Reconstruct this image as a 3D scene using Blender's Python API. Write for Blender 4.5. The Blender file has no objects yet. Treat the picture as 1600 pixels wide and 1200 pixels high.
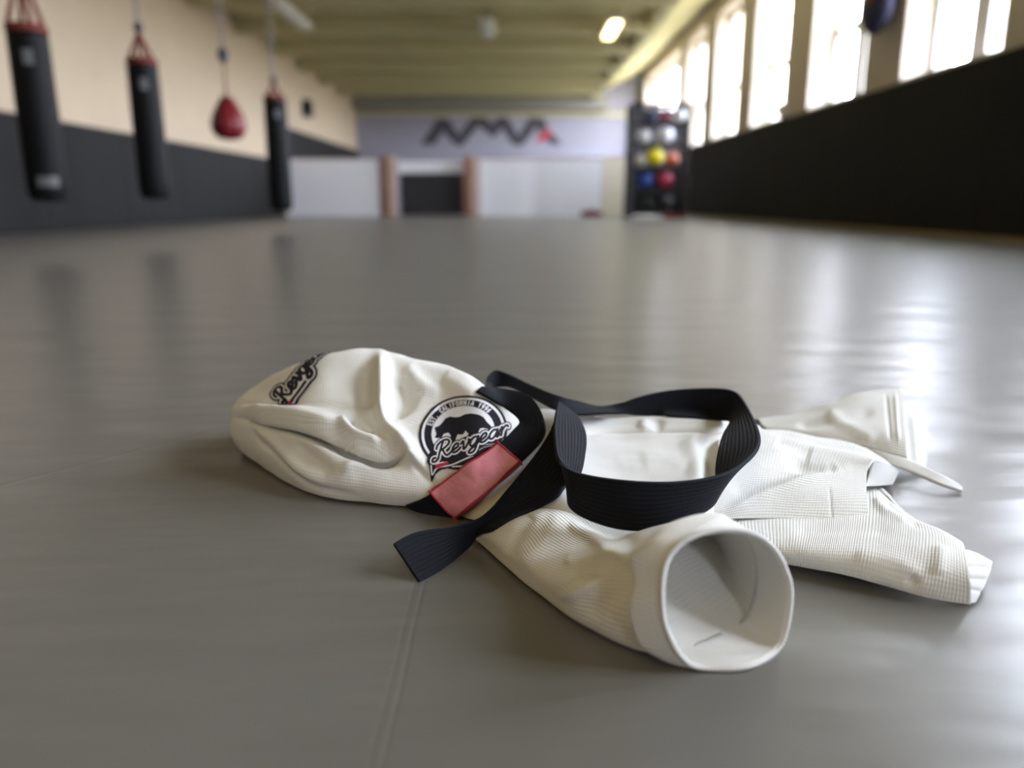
import bpy, bmesh, math, random
import numpy as np
from mathutils import Vector, Matrix, noise
from mathutils.bvhtree import BVHTree

SC = bpy.context.scene
COL = SC.collection
random.seed(4)
PI = math.pi

# ------------------------------------------------------------------ camera
CAM_H = 0.36
FPX = 1200.0                       # focal length in pixels of a 1600 px wide frame
PITCH = math.atan(285.0 / FPX)
cam_d = bpy.data.cameras.new('camera')
cam = bpy.data.objects.new('camera', cam_d)
COL.objects.link(cam)
cam.location = (0, 0, CAM_H)
cam.rotation_euler = (PI / 2 - PITCH, 0, 0)
cam_d.sensor_fit = 'HORIZONTAL'
cam_d.sensor_width = 36.0
cam_d.lens = FPX / 1600.0 * 36.0
cam_d.clip_start = 0.02
cam_d.clip_end = 400
cam_d.dof.use_dof = True
cam_d.dof.focus_distance = 0.82
cam_d.dof.aperture_fstop = 2.2
SC.camera = cam

# ------------------------------------------------------------------ world, light, exposure
SC.view_settings.view_transform = 'Standard'
SC.view_settings.look = 'None'
SC.view_settings.exposure = 0.0
SC.view_settings.gamma = 1.0
SC.view_settings.use_curve_mapping = False

W = bpy.data.worlds.new('sky')
SC.world = W
W.use_nodes = True
wn = W.node_tree
wn.nodes.clear()
w_out = wn.nodes.new('ShaderNodeOutputWorld')
w_bg = wn.nodes.new('ShaderNodeBackground')
w_tc = wn.nodes.new('ShaderNodeTexCoord')
w_sep = wn.nodes.new('ShaderNodeSeparateXYZ')
w_rmp = wn.nodes.new('ShaderNodeValToRGB')
w_map = wn.nodes.new('ShaderNodeMapRange')
w_map.inputs['From Min'].default_value = -1
w_map.inputs['From Max'].default_value = 1
wn.links.new(w_tc.outputs['Generated'], w_sep.inputs[0])
wn.links.new(w_sep.outputs['Z'], w_map.inputs['Value'])
wn.links.new(w_map.outputs[0], w_rmp.inputs[0])
wn.links.new(w_rmp.outputs[0], w_bg.inputs['Color'])
e = w_rmp.color_ramp.elements
e[0].position = 0.0; e[0].color = (0.20, 0.19, 0.16, 1)
e[1].position = 1.0; e[1].color = (0.80, 0.90, 1.0, 1)
for p_, c_ in ((0.49, (0.26, 0.25, 0.22, 1)), (0.53, (0.90, 0.92, 1.06, 1)), (0.75, (0.83, 0.89, 1.08, 1))):
    n_ = e.new(p_); n_.color = c_
w_bg.inputs['Strength'].default_value = 45.0
wn.links.new(w_bg.outputs[0], w_out.inputs['Surface'])

# window bays of the right-hand wall: start of each opening along the wall
WALL_R, WALL_L, WALL_F, WALL_B = 4.8, -5.8, 30.0, -6.5
WINS = [(-1.14 + 3.08 * k, 2.0) for k in range(8)] + [(23.4, 5.9)]
SILL, HEAD = 1.80, 4.60

FILL_WINS, BSILL, BHEAD, BW = [3.0], 1.9, 3.4, 1.1       # unseen window added behind the viewer to let in light from that side
for x0 in FILL_WINS:
    d = bpy.data.lights.new('daylight', 'AREA')
    d.shape = 'RECTANGLE'; d.size = BW; d.size_y = BHEAD - BSILL
    d.cycles.is_portal = True
    o = bpy.data.objects.new('daylight', d)
    o.location = (x0 + BW / 2, WALL_B - .31, (BSILL + BHEAD) / 2)
    o.rotation_euler = (-PI / 2, 0, PI)
    COL.objects.link(o)

def portal(y0, WIN_W):
    d = bpy.data.lights.new('daylight', 'AREA')
    d.shape = 'RECTANGLE'
    d.size = HEAD - SILL
    d.size_y = WIN_W
    d.cycles.is_portal = True
    o = bpy.data.objects.new('daylight', d)
    o.location = (WALL_R + 0.61, y0 + WIN_W / 2, (SILL + HEAD) / 2)
    o.rotation_euler = (0, PI / 2, 0)          # -Z of the lamp looks into the room (-X)
    COL.objects.link(o)
for y0, w0 in WINS:
    portal(y0, w0)

# ------------------------------------------------------------------ helpers
def tag(o, label=None, cat=None, group=None, kind=None):
    if label: o['label'] = label
    if cat: o['category'] = cat
    if group: o['group'] = group
    if kind: o['kind'] = kind
    return o

def empty(name, loc=(0, 0, 0), **kw):
    o = bpy.data.objects.new(name, None)
    o.empty_display_size = 0.1
    o.location = loc
    COL.objects.link(o)
    return tag(o, **kw)

def link(name, me, mats, parent=None, smooth=True):
    o = bpy.data.objects.new(name, me)
    COL.objects.link(o)
    for m in (mats if isinstance(mats, (list, tuple)) else [mats]):
        me.materials.append(m)
    if smooth:
        me.polygons.foreach_set('use_smooth', [True] * len(me.polygons))
    if parent is not None:
        o.parent = parent
        o.matrix_parent_inverse = Matrix.Translation(parent.location).inverted()
    return o

class MB:
    """collects simple solids and links them as one mesh"""
    def __init__(self): self.bm = bmesh.new()
    def box(self, x0, x1, y0, y1, z0, z1, bev=0.0, rot=None):
        g = bmesh.ops.create_cube(self.bm, size=1)['verts']
        c = Vector(((x0 + x1) / 2, (y0 + y1) / 2, (z0 + z1) / 2))
        for v in g:
            p = Vector((v.co.x * (x1 - x0), v.co.y * (y1 - y0), v.co.z * (z1 - z0)))
            if rot is not None: p = rot @ p
            v.co = p + c
        if bev > 0:
            es = list({e_ for v in g for e_ in v.link_edges})
            bmesh.ops.bevel(self.bm, geom=es, offset=bev, segments=2, affect='EDGES', profile=0.6)
        return self
    def tube(self, a, b, r0, r1=None, n=12, cap=True):
        a, b = Vector(a), Vector(b)
        r1 = r0 if r1 is None else r1
        q = (b - a).to_track_quat('Z', 'Y')
        rings = []
        for p, r in ((a, r0), (b, r1)):
            rings.append([self.bm.verts.new(p + q @ Vector((r * math.cos(2 * PI * i / n), r * math.sin(2 * PI * i / n), 0))) for i in range(n)])
        for i in range(n):
            self.bm.faces.new((rings[0][i], rings[0][(i + 1) % n], rings[1][(i + 1) % n], rings[1][i]))
        if cap:
            self.bm.faces.new(rings[0][::-1]); self.bm.faces.new(rings[1])
        return self
    def lathe(self, prof, c=(0, 0, 0), n=28):
        c = Vector(c); rings = []
        for r, z in prof:
            rings.append([self.bm.verts.new(c + Vector((r * math.cos(2 * PI * i / n), r * math.sin(2 * PI * i / n), z))) for i in range(n)])
        for a, b in zip(rings, rings[1:]):
            for i in range(n):
                self.bm.faces.new((a[i], a[(i + 1) % n], b[(i + 1) % n], b[i]))
        self.bm.faces.new(rings[0][::-1]); self.bm.faces.new(rings[-1])
        return self
    def ball(self, c, r, sx=1, sy=1, sz=1, seg=24):
        g = bmesh.ops.create_uvsphere(self.bm, u_segments=seg, v_segments=seg // 2, radius=r)['verts']
        for v in g: v.co = Vector((v.co.x * sx, v.co.y * sy, v.co.z * sz)) + Vector(c)
        return self
    def prism(self, pts, ext):
        a = [self.bm.verts.new(Vector(p)) for p in pts]
        b = [self.bm.verts.new(Vector(p) + Vector(ext)) for p in pts]
        n = len(a)
        self.bm.faces.new(a[::-1]); self.bm.faces.new(b)
        for i in range(n): self.bm.faces.new((a[i], a[(i + 1) % n], b[(i + 1) % n], b[i]))
        return self
    def torus(self, c, R, r, axis='Z', sx=1, sz=1, n=14, m=8):
        vs = []
        for i in range(n):
            t = 2 * PI * i / n
            row = []
            for j in range(m):
                s = 2 * PI * j / m
                x, y, z = (R * sx + r * math.cos(s)) * math.cos(t), (R * sz + r * math.cos(s)) * math.sin(t), r * math.sin(s)
                p = {'Z': (x, y, z), 'X': (z, x, y), 'Y': (x, z, y)}[axis]
                row.append(self.bm.verts.new(Vector(p) + Vector(c)))
            vs.append(row)
        for i in range(n):
            for j in range(m):
                self.bm.faces.new((vs[i][j], vs[(i + 1) % n][j], vs[(i + 1) % n][(j + 1) % m], vs[i][(j + 1) % m]))
        return self
    def build(self, name, mats, parent=None, smooth=False):
        bmesh.ops.recalc_face_normals(self.bm, faces=self.bm.faces)
        me = bpy.data.meshes.new(name)
        self.bm.to_mesh(me); self.bm.free()
        o = link(name, me, mats, parent, smooth=False)
        if smooth:
            me.polygons.foreach_set('use_smooth', [True] * len(me.polygons))
            try: me.set_sharp_from_angle(angle=math.radians(40))
            except Exception: pass
        return o

# ------------------------------------------------------------------ materials
class MT:
    def __init__(self, name, color=(.5, .5, .5), rough=.6, spec=.5, metal=0.0, **kw):
        self.m = bpy.data.materials.new(name); self.m.use_nodes = True
        self.nt = self.m.node_tree
        self.b = self.nt.nodes['Principled BSDF']
        self.b.inputs['Base Color'].default_value = (*color, 1)
        self.b.inputs['Roughness'].default_value = rough
        self.b.inputs['Specular IOR Level'].default_value = spec
        self.b.inputs['Metallic'].default_value = metal
        for k, v in kw.items(): self.b.inputs[k.replace('_', ' ')].default_value = v
    def n(self, t, **kw):
        o = self.nt.nodes.new('ShaderNode' + t)
        for k, v in kw.items(): setattr(o, k, v)
        return o
    def l(self, a, b): self.nt.links.new(a, b); return self
    def coord(self, which='Object', scale=(1, 1, 1), rot=(0, 0, 0)):
        tc = self.n('TexCoord'); mp = self.n('Mapping')
        mp.inputs['Scale'].default_value = scale
        mp.inputs['Rotation'].default_value = rot
        self.l(tc.outputs[which], mp.inputs[0])
        return mp.outputs[0]
    def noise(self, vec, scale, detail=3, rough=.5):
        t = self.n('TexNoise'); t.inputs['Scale'].default_value = scale
        t.inputs['Detail'].default_value = detail; t.inputs['Roughness'].default_value = rough
        self.l(vec, t.inputs['Vector']); return t.outputs['Fac']
    def math(self, op, a, b=None, c=None):
        t = self.n('Math', operation=op)
        for i, v in enumerate((a, b, c)):
            if v is None: continue
            if isinstance(v, (int, float)): t.inputs[i].default_value = v
            else: self.l(v, t.inputs[i])
        return t.outputs[0]
    def bump(self, h, strength=.3, dist=.01, prev=None):
        t = self.n('Bump'); t.inputs['Strength'].default_value = strength; t.inputs['Distance'].default_value = dist
        self.l(h, t.inputs['Height'])
        if prev is not None: self.l(prev, t.inputs['Normal'])
        self.l(t.outputs[0], self.b.inputs['Normal'])
        return t.outputs[0]
    def mixcol(self, fac, a, b):
        t = self.n('Mix', data_type='RGBA')
        if isinstance(fac, (int, float)): t.inputs[0].default_value = fac
        else: self.l(fac, t.inputs[0])
        t.inputs[6].default_value = (*a, 1); t.inputs[7].default_value = (*b, 1)
        self.l(t.outputs[2], self.b.inputs['Base Color'])
        return t
    def ramp(self, fac, pts):
        t = self.n('ValToRGB'); el = t.color_ramp.elements
        el[0].position, el[0].color = pts[0][0], (*[pts[0][1]] * 3, 1)
        el[1].position, el[1].color = pts[-1][0], (*[pts[-1][1]] * 3, 1)
        for p, v in pts[1:-1]:
            q = el.new(p); q.color = (v, v, v, 1)
        self.l(fac, t.inputs[0]); return t.outputs[0]

def painted(name, color, rough=.75, var=.06, spec=.3):
    t = MT(name, color, rough, spec)
    f = t.noise(t.coord(), 1.6, 4)
    t.mixcol(f, tuple(c * (1 - var) for c in color), tuple(min(1, c * (1 + var)) for c in color))
    t.bump(t.noise(t.coord(), 60, 3), .08, .004)
    return t.m

def make_floor_mat():
    t = MT('mat vinyl', (.21, .20, .18), .40, .95)
    v = t.coord()
    f = t.noise(v, 1.3, 5, .6)
    t.mixcol(f, (.128, .119, .104), (.154, .144, .126))
    r = t.math('MULTIPLY_ADD', t.noise(v, 2.3, 4, .6), .05, .285)
    t.l(r, t.b.inputs['Roughness'])
    # long soft wrinkles of the vinyl cover
    wv = t.coord(scale=(1.0, 2.6, 1), rot=(0, 0, .25))
    n1 = t.bump(t.noise(wv, 2.6, 2, .4), .26, .030)
    n1b = t.bump(t.noise(t.coord(scale=(1.0, 3.2, 1), rot=(0, 0, -.35)), 5.5, 2, .45), .16, .012, n1)
    n2 = t.bump(t.noise(v, 420, 2), .05, .0006, n1b)
    # seams between mats: a double seam running away from the viewer and one across
    sp = t.n('SeparateXYZ'); t.l(v, sp.inputs[0])
    wob = t.math('MULTIPLY_ADD', t.noise(v, 3, 2), .012, -.006)
    x = t.math('ADD', sp.outputs['X'], wob)
    h = None
    def groove(coord, pos, w, amp):
        d = t.math('ABSOLUTE', t.math('SUBTRACT', coord, pos))
        s = t.math('SMOOTHSTEP' if False else 'DIVIDE', d, w)
        s = t.math('MINIMUM', s, 1.0)
        return t.math('MULTIPLY', s, amp)
    xs = t.math('PINGPONG', t.math('ADD', x, .085), 1.0)
    h = groove(xs, 0.0, .003, 1)
    h2 = groove(x, -.094, .003, .5)
    ys = t.math('PINGPONG', t.math('ADD', t.math('ADD', sp.outputs['Y'], wob), -1.62), 1.0)
    h3 = groove(ys, 0.0, .004, 1)
    lx = t.math('ADD', t.math('MULTIPLY', x, -.79), t.math('MULTIPLY', sp.outputs['Y'], .61))      # a crease running off to the left
    h4 = groove(lx, .79 * .66 + .61 * .952, .008, 1)
    side = t.math('LESS_THAN', sp.outputs['X'], -.36)
    h4 = t.math('MULTIPLY', t.math('SUBTRACT', h4, 1.0), side)
    tot = t.math('ADD', t.math('ADD', t.math('ADD', h, h2), h3), h4)
    t.bump(tot, .14, .003, n2)
    return t.m

def make_gi_mat(name='gi cotton', pitch=.0034, amp=.40, color=(.76, .74, .68)):
    t = MT(name, color, .88, .12)
    t.b.inputs['Sheen Weight'].default_value = .12
    tc = t.n('TexCoord')
    sp = t.n('SeparateXYZ'); t.l(tc.outputs['UV'], sp.inputs[0])
    k = PI / pitch
    su = t.math('SINE', t.math('MULTIPLY', sp.outputs['X'], k * 1.6))
    sv = t.math('SINE', t.math('MULTIPLY', sp.outputs['Y'], k))
    pearl = t.math('MULTIPLY', t.math('ADD', t.math('MULTIPLY', su, .35), 1.0), t.math('ABSOLUTE', sv))
    f = t.noise(t.coord('UV'), 18, 4)
    t.mixcol(f, tuple(c * .97 for c in color), tuple(min(1, c * 1.02) for c in color))
    n1 = t.bump(t.noise(t.coord('UV'), 30, 3), .30, .004)
    t.bump(pearl, amp, .0011, n1)
    return t.m

def make_plain_cloth(name, color, rough=.85):
    t = MT(name, color, rough, .15)
    tc = t.n('TexCoord'); sp = t.n('SeparateXYZ'); t.l(tc.outputs['UV'], sp.inputs[0])
    k = 2 * PI / .0014
    h = t.math('MULTIPLY', t.math('SINE', t.math('MULTIPLY', sp.outputs['X'], k)), t.math('SINE', t.math('MULTIPLY', sp.outputs['Y'], k)))
    n1 = t.bump(t.noise(t.coord('UV'), 45, 3), .25, .003)
    t.bump(h, .3, .0005, n1)
    return t.m

def make_belt_mat():
    t = MT('belt cotton', (.0075, .0085, .0125), .80, .16)
    t.b.inputs['Sheen Weight'].default_value = .02
    tc = t.n('TexCoord'); sp = t.n('SeparateXYZ'); t.l(tc.outputs['UV'], sp.inputs[0])
    rows = t.math('ABSOLUTE', t.math('SINE', t.math('MULTIPLY', sp.outputs['Y'], PI * 10)))
    rows = t.math('POWER', rows, .5)
    tw = t.math('SINE', t.math('MULTIPLY', sp.outputs['X'], 2 * PI / .004))
    h = t.math('ADD', rows, t.math('MULTIPLY', tw, .03))
    n1 = t.bump(t.noise(t.coord('UV', scale=(25, 2, 1)), 3, 3), .2, .002)
    t.bump(h, .75, .0012, n1)
    return t.m

def make_satin():
    t = MT('bar satin', (.55, .13, .17), .42, .4)
    tc = t.n('TexCoord'); sp = t.n('SeparateXYZ'); t.l(tc.outputs['UV'], sp.inputs[0])
    # darker red binding stitched along the four edges (V across, X along in metres, bar is 0.099 long)
    dv = t.math('MINIMUM', sp.outputs['Y'], t.math('SUBTRACT', 1.0, sp.outputs['Y']))
    mk = t.math('LESS_THAN', dv, .045)
    t.mixcol(mk, (.66, .23, .275), (.42, .04, .075))
    t.bump(t.noise(t.coord('UV', scale=(40, 1.5, 1)), 2.0, 2), .5, .003)
    return t.m

M = {}
M['floor'] = make_floor_mat()
M['gi'] = make_gi_mat()
M['gi_soft'] = make_gi_mat('gi cotton soft', amp=.2)
M['gi_plain'] = make_plain_cloth('gi lining', (.76, .745, .70))
M['belt'] = make_belt_mat()
M['bar'] = make_satin()
M['bar_edge'] = MT('bar binding', (.40, .03, .06), .5, .3).m
M['p_black'] = MT('patch black', (.016, .015, .022), .8, .2).m
M['p_white'] = MT('patch white', (.80, .79, .80), .8, .2).m
M['p_red'] = MT('patch red', (.55, .025, .06), .8, .2).m
M['p_grey'] = MT('patch grey', (.30, .29, .30), .8, .2).m
M['wall_l'] = painted('cream wall', (.45, .355, .25))
M['wall_r'] = painted('window wall', (.50, .43, .36))
M['wall_f'] = painted('grey wall', (.27, .26, .31))
M['ceil'] = painted('ceiling paint', (.47, .42, .22))
M['beam'] = painted('beam paint', (.44, .40, .23))
M['darkbeam'] = painted('grey beam paint', (.22, .21, .19))
M['pad'] = painted('wall padding', (.0135, .0128, .012), .75, .1, .15)
M['white_panel'] = painted('white panel', (.76, .76, .785), .5, .03)
M['cream_panel'] = painted('cream panel', (.66, .59, .46), .5, .03)
M['wood'] = painted('wood', (.22, .10, .06), .5, .2)
M['palewood'] = painted('pale wood', (.46, .33, .27), .5, .1)
M['tan'] = painted('tan skirting', (.30, .22, .11), .5, .1)
M['black'] = MT('black vinyl', (.004, .004, .0045), .55, .12).m
M['dark'] = MT('dark steel', (.03, .03, .035), .45, .5, .3).m
M['red'] = MT('red vinyl', (.17, .008, .012), .45, .35).m
M['strap'] = MT('red strap', (.12, .022, .015), .6, .2).m
M['chain'] = MT('chain steel', (.20, .19, .18), .4, .5, .8).m
M['frame'] = painted('window frame paint', (.58, .54, .50), .5, .04)
M['lamp_off'] = MT('lamp diffuser', (.62, .62, .55), .5, .4).m
M['logo'] = painted('dark wall paint', (.055, .05, .06))
M['logo_red'] = painted('red wall paint', (.36, .04, .05))
M['navy'] = MT('navy fabric', (.02, .02, .05), .7, .3).m
M['grey_lbl'] = MT('grey print', (.09, .09, .09), .5, .3).m
M['leaf'] = painted('leaf', (.10, .16, .07), .7, .3)
M['bark'] = painted('bark', (.12, .08, .05), .8, .3)

lt = MT('lit tube', (1, 1, 1)); lt.b.inputs['Emission Color'].default_value = (1, .77, .40, 1); lt.b.inputs['Emission Strength'].default_value = 9.5
M['lit'] = lt.m
gl = bpy.data.materials.new('window glass'); gl.use_nodes = True
g = gl.node_tree; g.nodes.clear()
go = g.nodes.new('ShaderNodeOutputMaterial'); gm = g.nodes.new('ShaderNodeMixShader')
gt = g.nodes.new('ShaderNodeBsdfTransparent'); gg = g.nodes.new('ShaderNodeBsdfGlossy')
gt.inputs[0].default_value = (.95, .97, .97, 1); gg.inputs['Roughness'].default_value = .03; gm.inputs[0].default_value = .05
g.links.new(gt.outputs[0], gm.inputs[1]); g.links.new(gg.outputs[0], gm.inputs[2])
g.links.new(gm.outputs[0], go.inputs[0])
M['glass'] = gl

# ------------------------------------------------------------------ the room
CEIL, CEIL_R, DROP_X = 4.1, 5.05, 2.95
S = 'structure'
tag(MB().box(WALL_L - .3, WALL_R + .61, WALL_B - .3, WALL_F + .3, -.2, 0).build('floor', M['floor']), kind=S)
tag(MB().box(WALL_L - .3, WALL_L, WALL_B - .3, WALL_F + .3, 0, 5.3).build('wall_left', M['wall_l']), kind=S)
tag(MB().box(WALL_L, WALL_R, WALL_F, WALL_F + .3, 0, 5.3).build('wall_far', M['wall_f']), kind=S)
wb_ = MB()
wb_.box(WALL_L, WALL_R, WALL_B - .3, WALL_B, 0, BSILL); wb_.box(WALL_L, WALL_R, WALL_B - .3, WALL_B, BHEAD, 5.3)
xe = [WALL_L] + [v for x in FILL_WINS for v in (x, x + BW)] + [WALL_R]
for a, b in zip(xe[0::2], xe[1::2]): wb_.box(a, b, WALL_B - .3, WALL_B, BSILL, BHEAD)
tag(wb_.build('wall_back', M['wall_l']), kind=S)
for i, x0 in enumerate(FILL_WINS):  # frame and pane of the added fill window, out of view
    w = empty('window_%d' % (len(WINS) + 1 + i), (x0 + BW / 2, WALL_B - .15, BSILL), kind=S)
    f = MB(); y0, y1 = WALL_B - .2, WALL_B - .1
    f.box(x0, x0 + .07, y0, y1, BSILL, BHEAD); f.box(x0 + BW - .07, x0 + BW, y0, y1, BSILL, BHEAD)
    f.box(x0 + .07, x0 + BW - .07, y0, y1, BSILL, BSILL + .07); f.box(x0 + .07, x0 + BW - .07, y0, y1, BHEAD - .07, BHEAD)
    f.build('window_frame', M['frame'], w)
    MB().box(x0 + .07, x0 + BW - .07, WALL_B - .152, WALL_B - .146, BSILL + .07, BHEAD - .07).build('pane', M['glass'], w)
wr = MB()
wr.box(WALL_R, WALL_R + .60, WALL_B - .3, WALL_F + .3, 0, SILL)
wr.box(WALL_R, WALL_R + .60, WALL_B - .3, WALL_F + .3, HEAD, 5.3)
edges = [WALL_B - .3] + [v for y, w0 in WINS for v in (y, y + w0)] + [WALL_F + .3]
for a, b in zip(edges[0::2], edges[1::2]):
    wr.box(WALL_R, WALL_R + .60, a, b, SILL, HEAD)
tag(wr.build('wall_right', M['wall_r']), kind=S)
ce = MB()
ce.box(WALL_L, DROP_X, WALL_B, WALL_F, CEIL, CEIL + .2)
ce.prism([(DROP_X, WALL_B, CEIL), (WALL_R, WALL_B, CEIL_R), (WALL_R, WALL_B, CEIL_R + .2), (DROP_X, WALL_B, CEIL + .2)], (0, WALL_F - WALL_B, 0))
tag(ce.build('ceiling', M['ceil']), kind=S)
k = 0
for y in [.6, 3.0, 5.4, 7.8, 10.2, 12.6, 15.0, 17.4, 19.8, 22.2, 24.6, 27.0]:      # cross beams under the ceiling
    k += 1
    tag(MB().box(WALL_L, DROP_X, y - .13, y + .13, CEIL - .30, CEIL, .01).build('trim_%d' % k, M['beam']), kind=S)
k += 1
tag(MB().box(WALL_L, DROP_X + .6, WALL_F - .6, WALL_F, 3.62, 4.08, .02).build('trim_%d' % k, M['darkbeam']), kind=S)
k += 1
tag(MB().box(WALL_L, WALL_R, WALL_F - .12, WALL_F, 3.42, 3.56, .01).build('trim_%d' % k, M['beam']), kind=S)
k += 1
tag(MB().box(DROP_X - .12, DROP_X + .12, WALL_B, WALL_F - .6, CEIL - .18, CEIL + .02, .01).build('trim_%d' % k, M['beam']), kind=S)
tag(MB().box(WALL_R - .14, WALL_R, WALL_B, 22.4, 0, .03, .005).build('baseboard_right', M['tan']), kind=S)
tag(MB().box(WALL_L, WALL_L + .09, WALL_B, 19.9, 0, .03, .005).build('baseboard_left', M['pad']), kind=S)

for i, (y0, WIN_W) in enumerate(WINS):
    w = empty('window_%d' % (i + 1), (WALL_R + .42, y0 + WIN_W / 2, SILL), kind=S)
    x0, x1 = WALL_R + .34, WALL_R + .50
    f = MB()
    f.box(x0, x1, y0, y0 + .10, SILL, HEAD); f.box(x0, x1, y0 + WIN_W - .10, y0 + WIN_W, SILL, HEAD)
    f.box(x0, x1, y0 + .1, y0 + WIN_W - .1, SILL, SILL + .08); f.box(x0, x1, y0 + .1, y0 + WIN_W - .1, HEAD - .1, HEAD)
    f.build('window_frame', M['frame'], w)
    m = MB()
    nb = max(2, round(WIN_W / 1.0)) if WIN_W < 3 else 3
    for q in range(1, nb):
        yc = y0 + WIN_W * q / nb
        m.box(x0, x1, yc - .17, yc + .17, SILL + .08, HEAD - .1)
    zt = SILL + 1.15
    m.box(x0 + .02, x1 - .02, y0 + .1, y0 + WIN_W - .1, zt - .05, zt + .05)
    m.build('mullion', M['frame'], w)
    MB().box(WALL_R + .415, WALL_R + .422, y0 + .1, y0 + WIN_W - .1, SILL + .08, HEAD - .1).build('pane', M['glass'], w)
    MB().box(WALL_R - .02, WALL_R + .37, y0, y0 + WIN_W, SILL - .03, SILL + .02, .006).build('window_sill', M['frame'], w)

# wall padding
def padding(name, x0, x1, y0, y1, z1, label):
    r = empty(name, ((x0 + x1) / 2, (y0 + y1) / 2, 0), label=label, cat='wall padding')
    n = max(1, round((y1 - y0) / 2.0)); b = MB()
    for i in range(n):
        a, c = y0 + (y1 - y0) * i / n, y0 + (y1 - y0) * (i + 1) / n
        b.box(x0, x1, a + .004, c - .004, 0.032, z1, .012)
    b.build('padding_panel', M['pad'], r)
    cap = MB(); cap.box(x0 - .005, x1 + .005, y0, y1, z1, z1 + .02, .004)
    cap.build('top_strip', M['black'], r)
padding('wall_padding', WALL_R - .08, WALL_R - .002, WALL_B + .05, 22.4, 1.74, 'tall dark grey padding along the right wall under the windows')
padding('wall_padding', WALL_L + .002, WALL_L + .08, WALL_B + .05, 19.9, 1.33, 'low dark grey padding along the left wall behind the punching bags')
padding('wall_padding', WALL_L + .002, WALL_L + .08, 20.3, WALL_F - .05, 2.18, 'dark padding on the left wall beyond the white partition')

# partition across the room, gate between two posts
def panel(x0, x1, y, z1, mat, label):
    r = empty('partition_panel', ((x0 + x1) / 2, y, 0), label=label, cat='partition')
    MB().box(x0, x1, y - .03, y + .03, .0, z1, .006).build('board', mat, r)
    MB().box(x0, x1, y - .045, y + .045, z1, z1 + .035, .006).build('top_rail', M['palewood'], r)
    MB().box(x0, x1, y - .045, y - .03, 0.0, .08, .004).build('kick_rail', mat, r)
panel(WALL_L + .1, -3.36, 20.0, 1.38, M['white_panel'], 'short white partition panel left of the gate opening')
panel(-.80, 2.25, 20.0, 1.38, M['white_panel'], 'long white partition panel right of the gate opening')
panel(2.27, 2.95, 20.0, 1.42, M['cream_panel'], 'cream end panel of the partition beside the ball cage')
def post(x, label):
    r = empty('gate_post', (x, 20, 0), label=label, cat='post')
    MB().box(x - .17, x + .01, 19.9, 20.12, 0, 1.46, .01).build('post_side', M['wood'], r)
    MB().box(x + .01, x + .2, 19.9, 20.12, 0, 1.45, .01).build('post_face', M['palewood'], r)
post(-3.12, 'brown and pale wooden post at the end of the short white partition')
post(-1.04, 'brown and pale wooden post at the end of the long white partition')
gt_ = empty('gate', (-2.15, 20.4, 0), label='dark padded gate with a pale top rail between two wooden posts', cat='gate')
MB().box(-2.87, -1.24, 20.36, 20.44, .02, 1.06, .02).build('gate_pad', M['dark'], gt_)
MB().box(-2.9, -1.22, 20.35, 20.45, 1.07, 1.36, .015).build('gate_rail', M['white_panel'], gt_)
pd = empty('focus_pad', (1.95, 19.3, 0), label='small red pad lying on the floor at the foot of the white partition', cat='pad')
MB().box(1.68, 2.2, 19.15, 19.45, .0, .14, .05).build('cushion', M['red'], pd, smooth=True)
MB().box(1.85, 2.03, 19.22, 19.38, .14, .17, .01).build('grip', M['black'], pd)

# logo on the far wall: thick zigzag strokes, with one red piece
def fw(px, py, y=WALL_F - .012):
    return ((px - 803) / 1232 * y, y, CAM_H + (315 - py) / 1232 * y)
lg = empty('wall_logo', fw(770, 230), label='dark zigzag peaks logo with a red tip painted on the far grey wall', cat='logo')
lb = MB()
def bar(poly, mb):
    mb.prism([fw(*p) for p in poly], (0, .01, 0))
bar([(662, 230), (690, 192), (706, 192), (714, 205), (704, 218), (698, 210), (684, 230)], lb)
bar([(704, 218), (714, 205), (722, 214), (742, 190), (762, 190), (772, 200), (762, 210), (752, 202), (726, 232), (718, 232)], lb)
bar([(762, 210), (772, 200), (782, 190), (796, 190), (812, 216), (804, 230), (788, 206), (774, 220)], lb)
bar([(804, 230), (812, 216), (830, 190), (850, 190), (858, 204), (846, 214), (840, 206), (818, 232)], lb)
bar([(866, 214), (880, 230), (862, 230), (856, 222)], lb)
lb.build('emblem', M['logo'], lg)
lr = MB(); bar([(840, 220), (858, 206), (866, 214), (856, 224), (842, 226)], lr)
lr.build('red_tip', M['logo_red'], lg)

# ceiling lamps
def ceiling_lamp(x, y, L, lit, label, rotz=0.0):
    r = empty('ceiling_lamp', (x, y, CEIL - .3), label=label, cat='ceiling light', group='strip lamps under the ceiling')
    MB().box(x - .14, x + .14, y - L / 2, y + L / 2, CEIL - .38, CEIL - .31, .01).build('lamp_housing', M['frame'], r)
    MB().box(x - .10, x + .10, y - L / 2 + .04, y + L / 2 - .04, CEIL - .43, CEIL - .38, .02).build('diffuser', M['lit'] if lit else M['lamp_off'], r)
    for s in (-1, 1):
        MB().tube((x, y + s * L * .35, CEIL - .31), (x, y + s * L * .35, CEIL), .012).build('hanger', M['dark'], r)
ceiling_lamp(2.0, 16.6, 1.5, True, 'lit strip lamp under the ceiling near the windows')
ceiling_lamp(-.50, 16.6, 1.5, False, 'unlit strip lamp under the middle of the ceiling')
ceiling_lamp(-4.1, 15.4, 2.2, False, 'unlit strip lamp under the ceiling near the left wall')
for x_, y_ in ((-2.6, -.8), (-.6, -1.2), (-1.7, -3.6)):  # lamps added for warm light from behind the viewer, none in view
    ceiling_lamp(x_, y_, 2.2, True, 'unseen fill lamp added over the near mats, behind the viewer')

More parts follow.
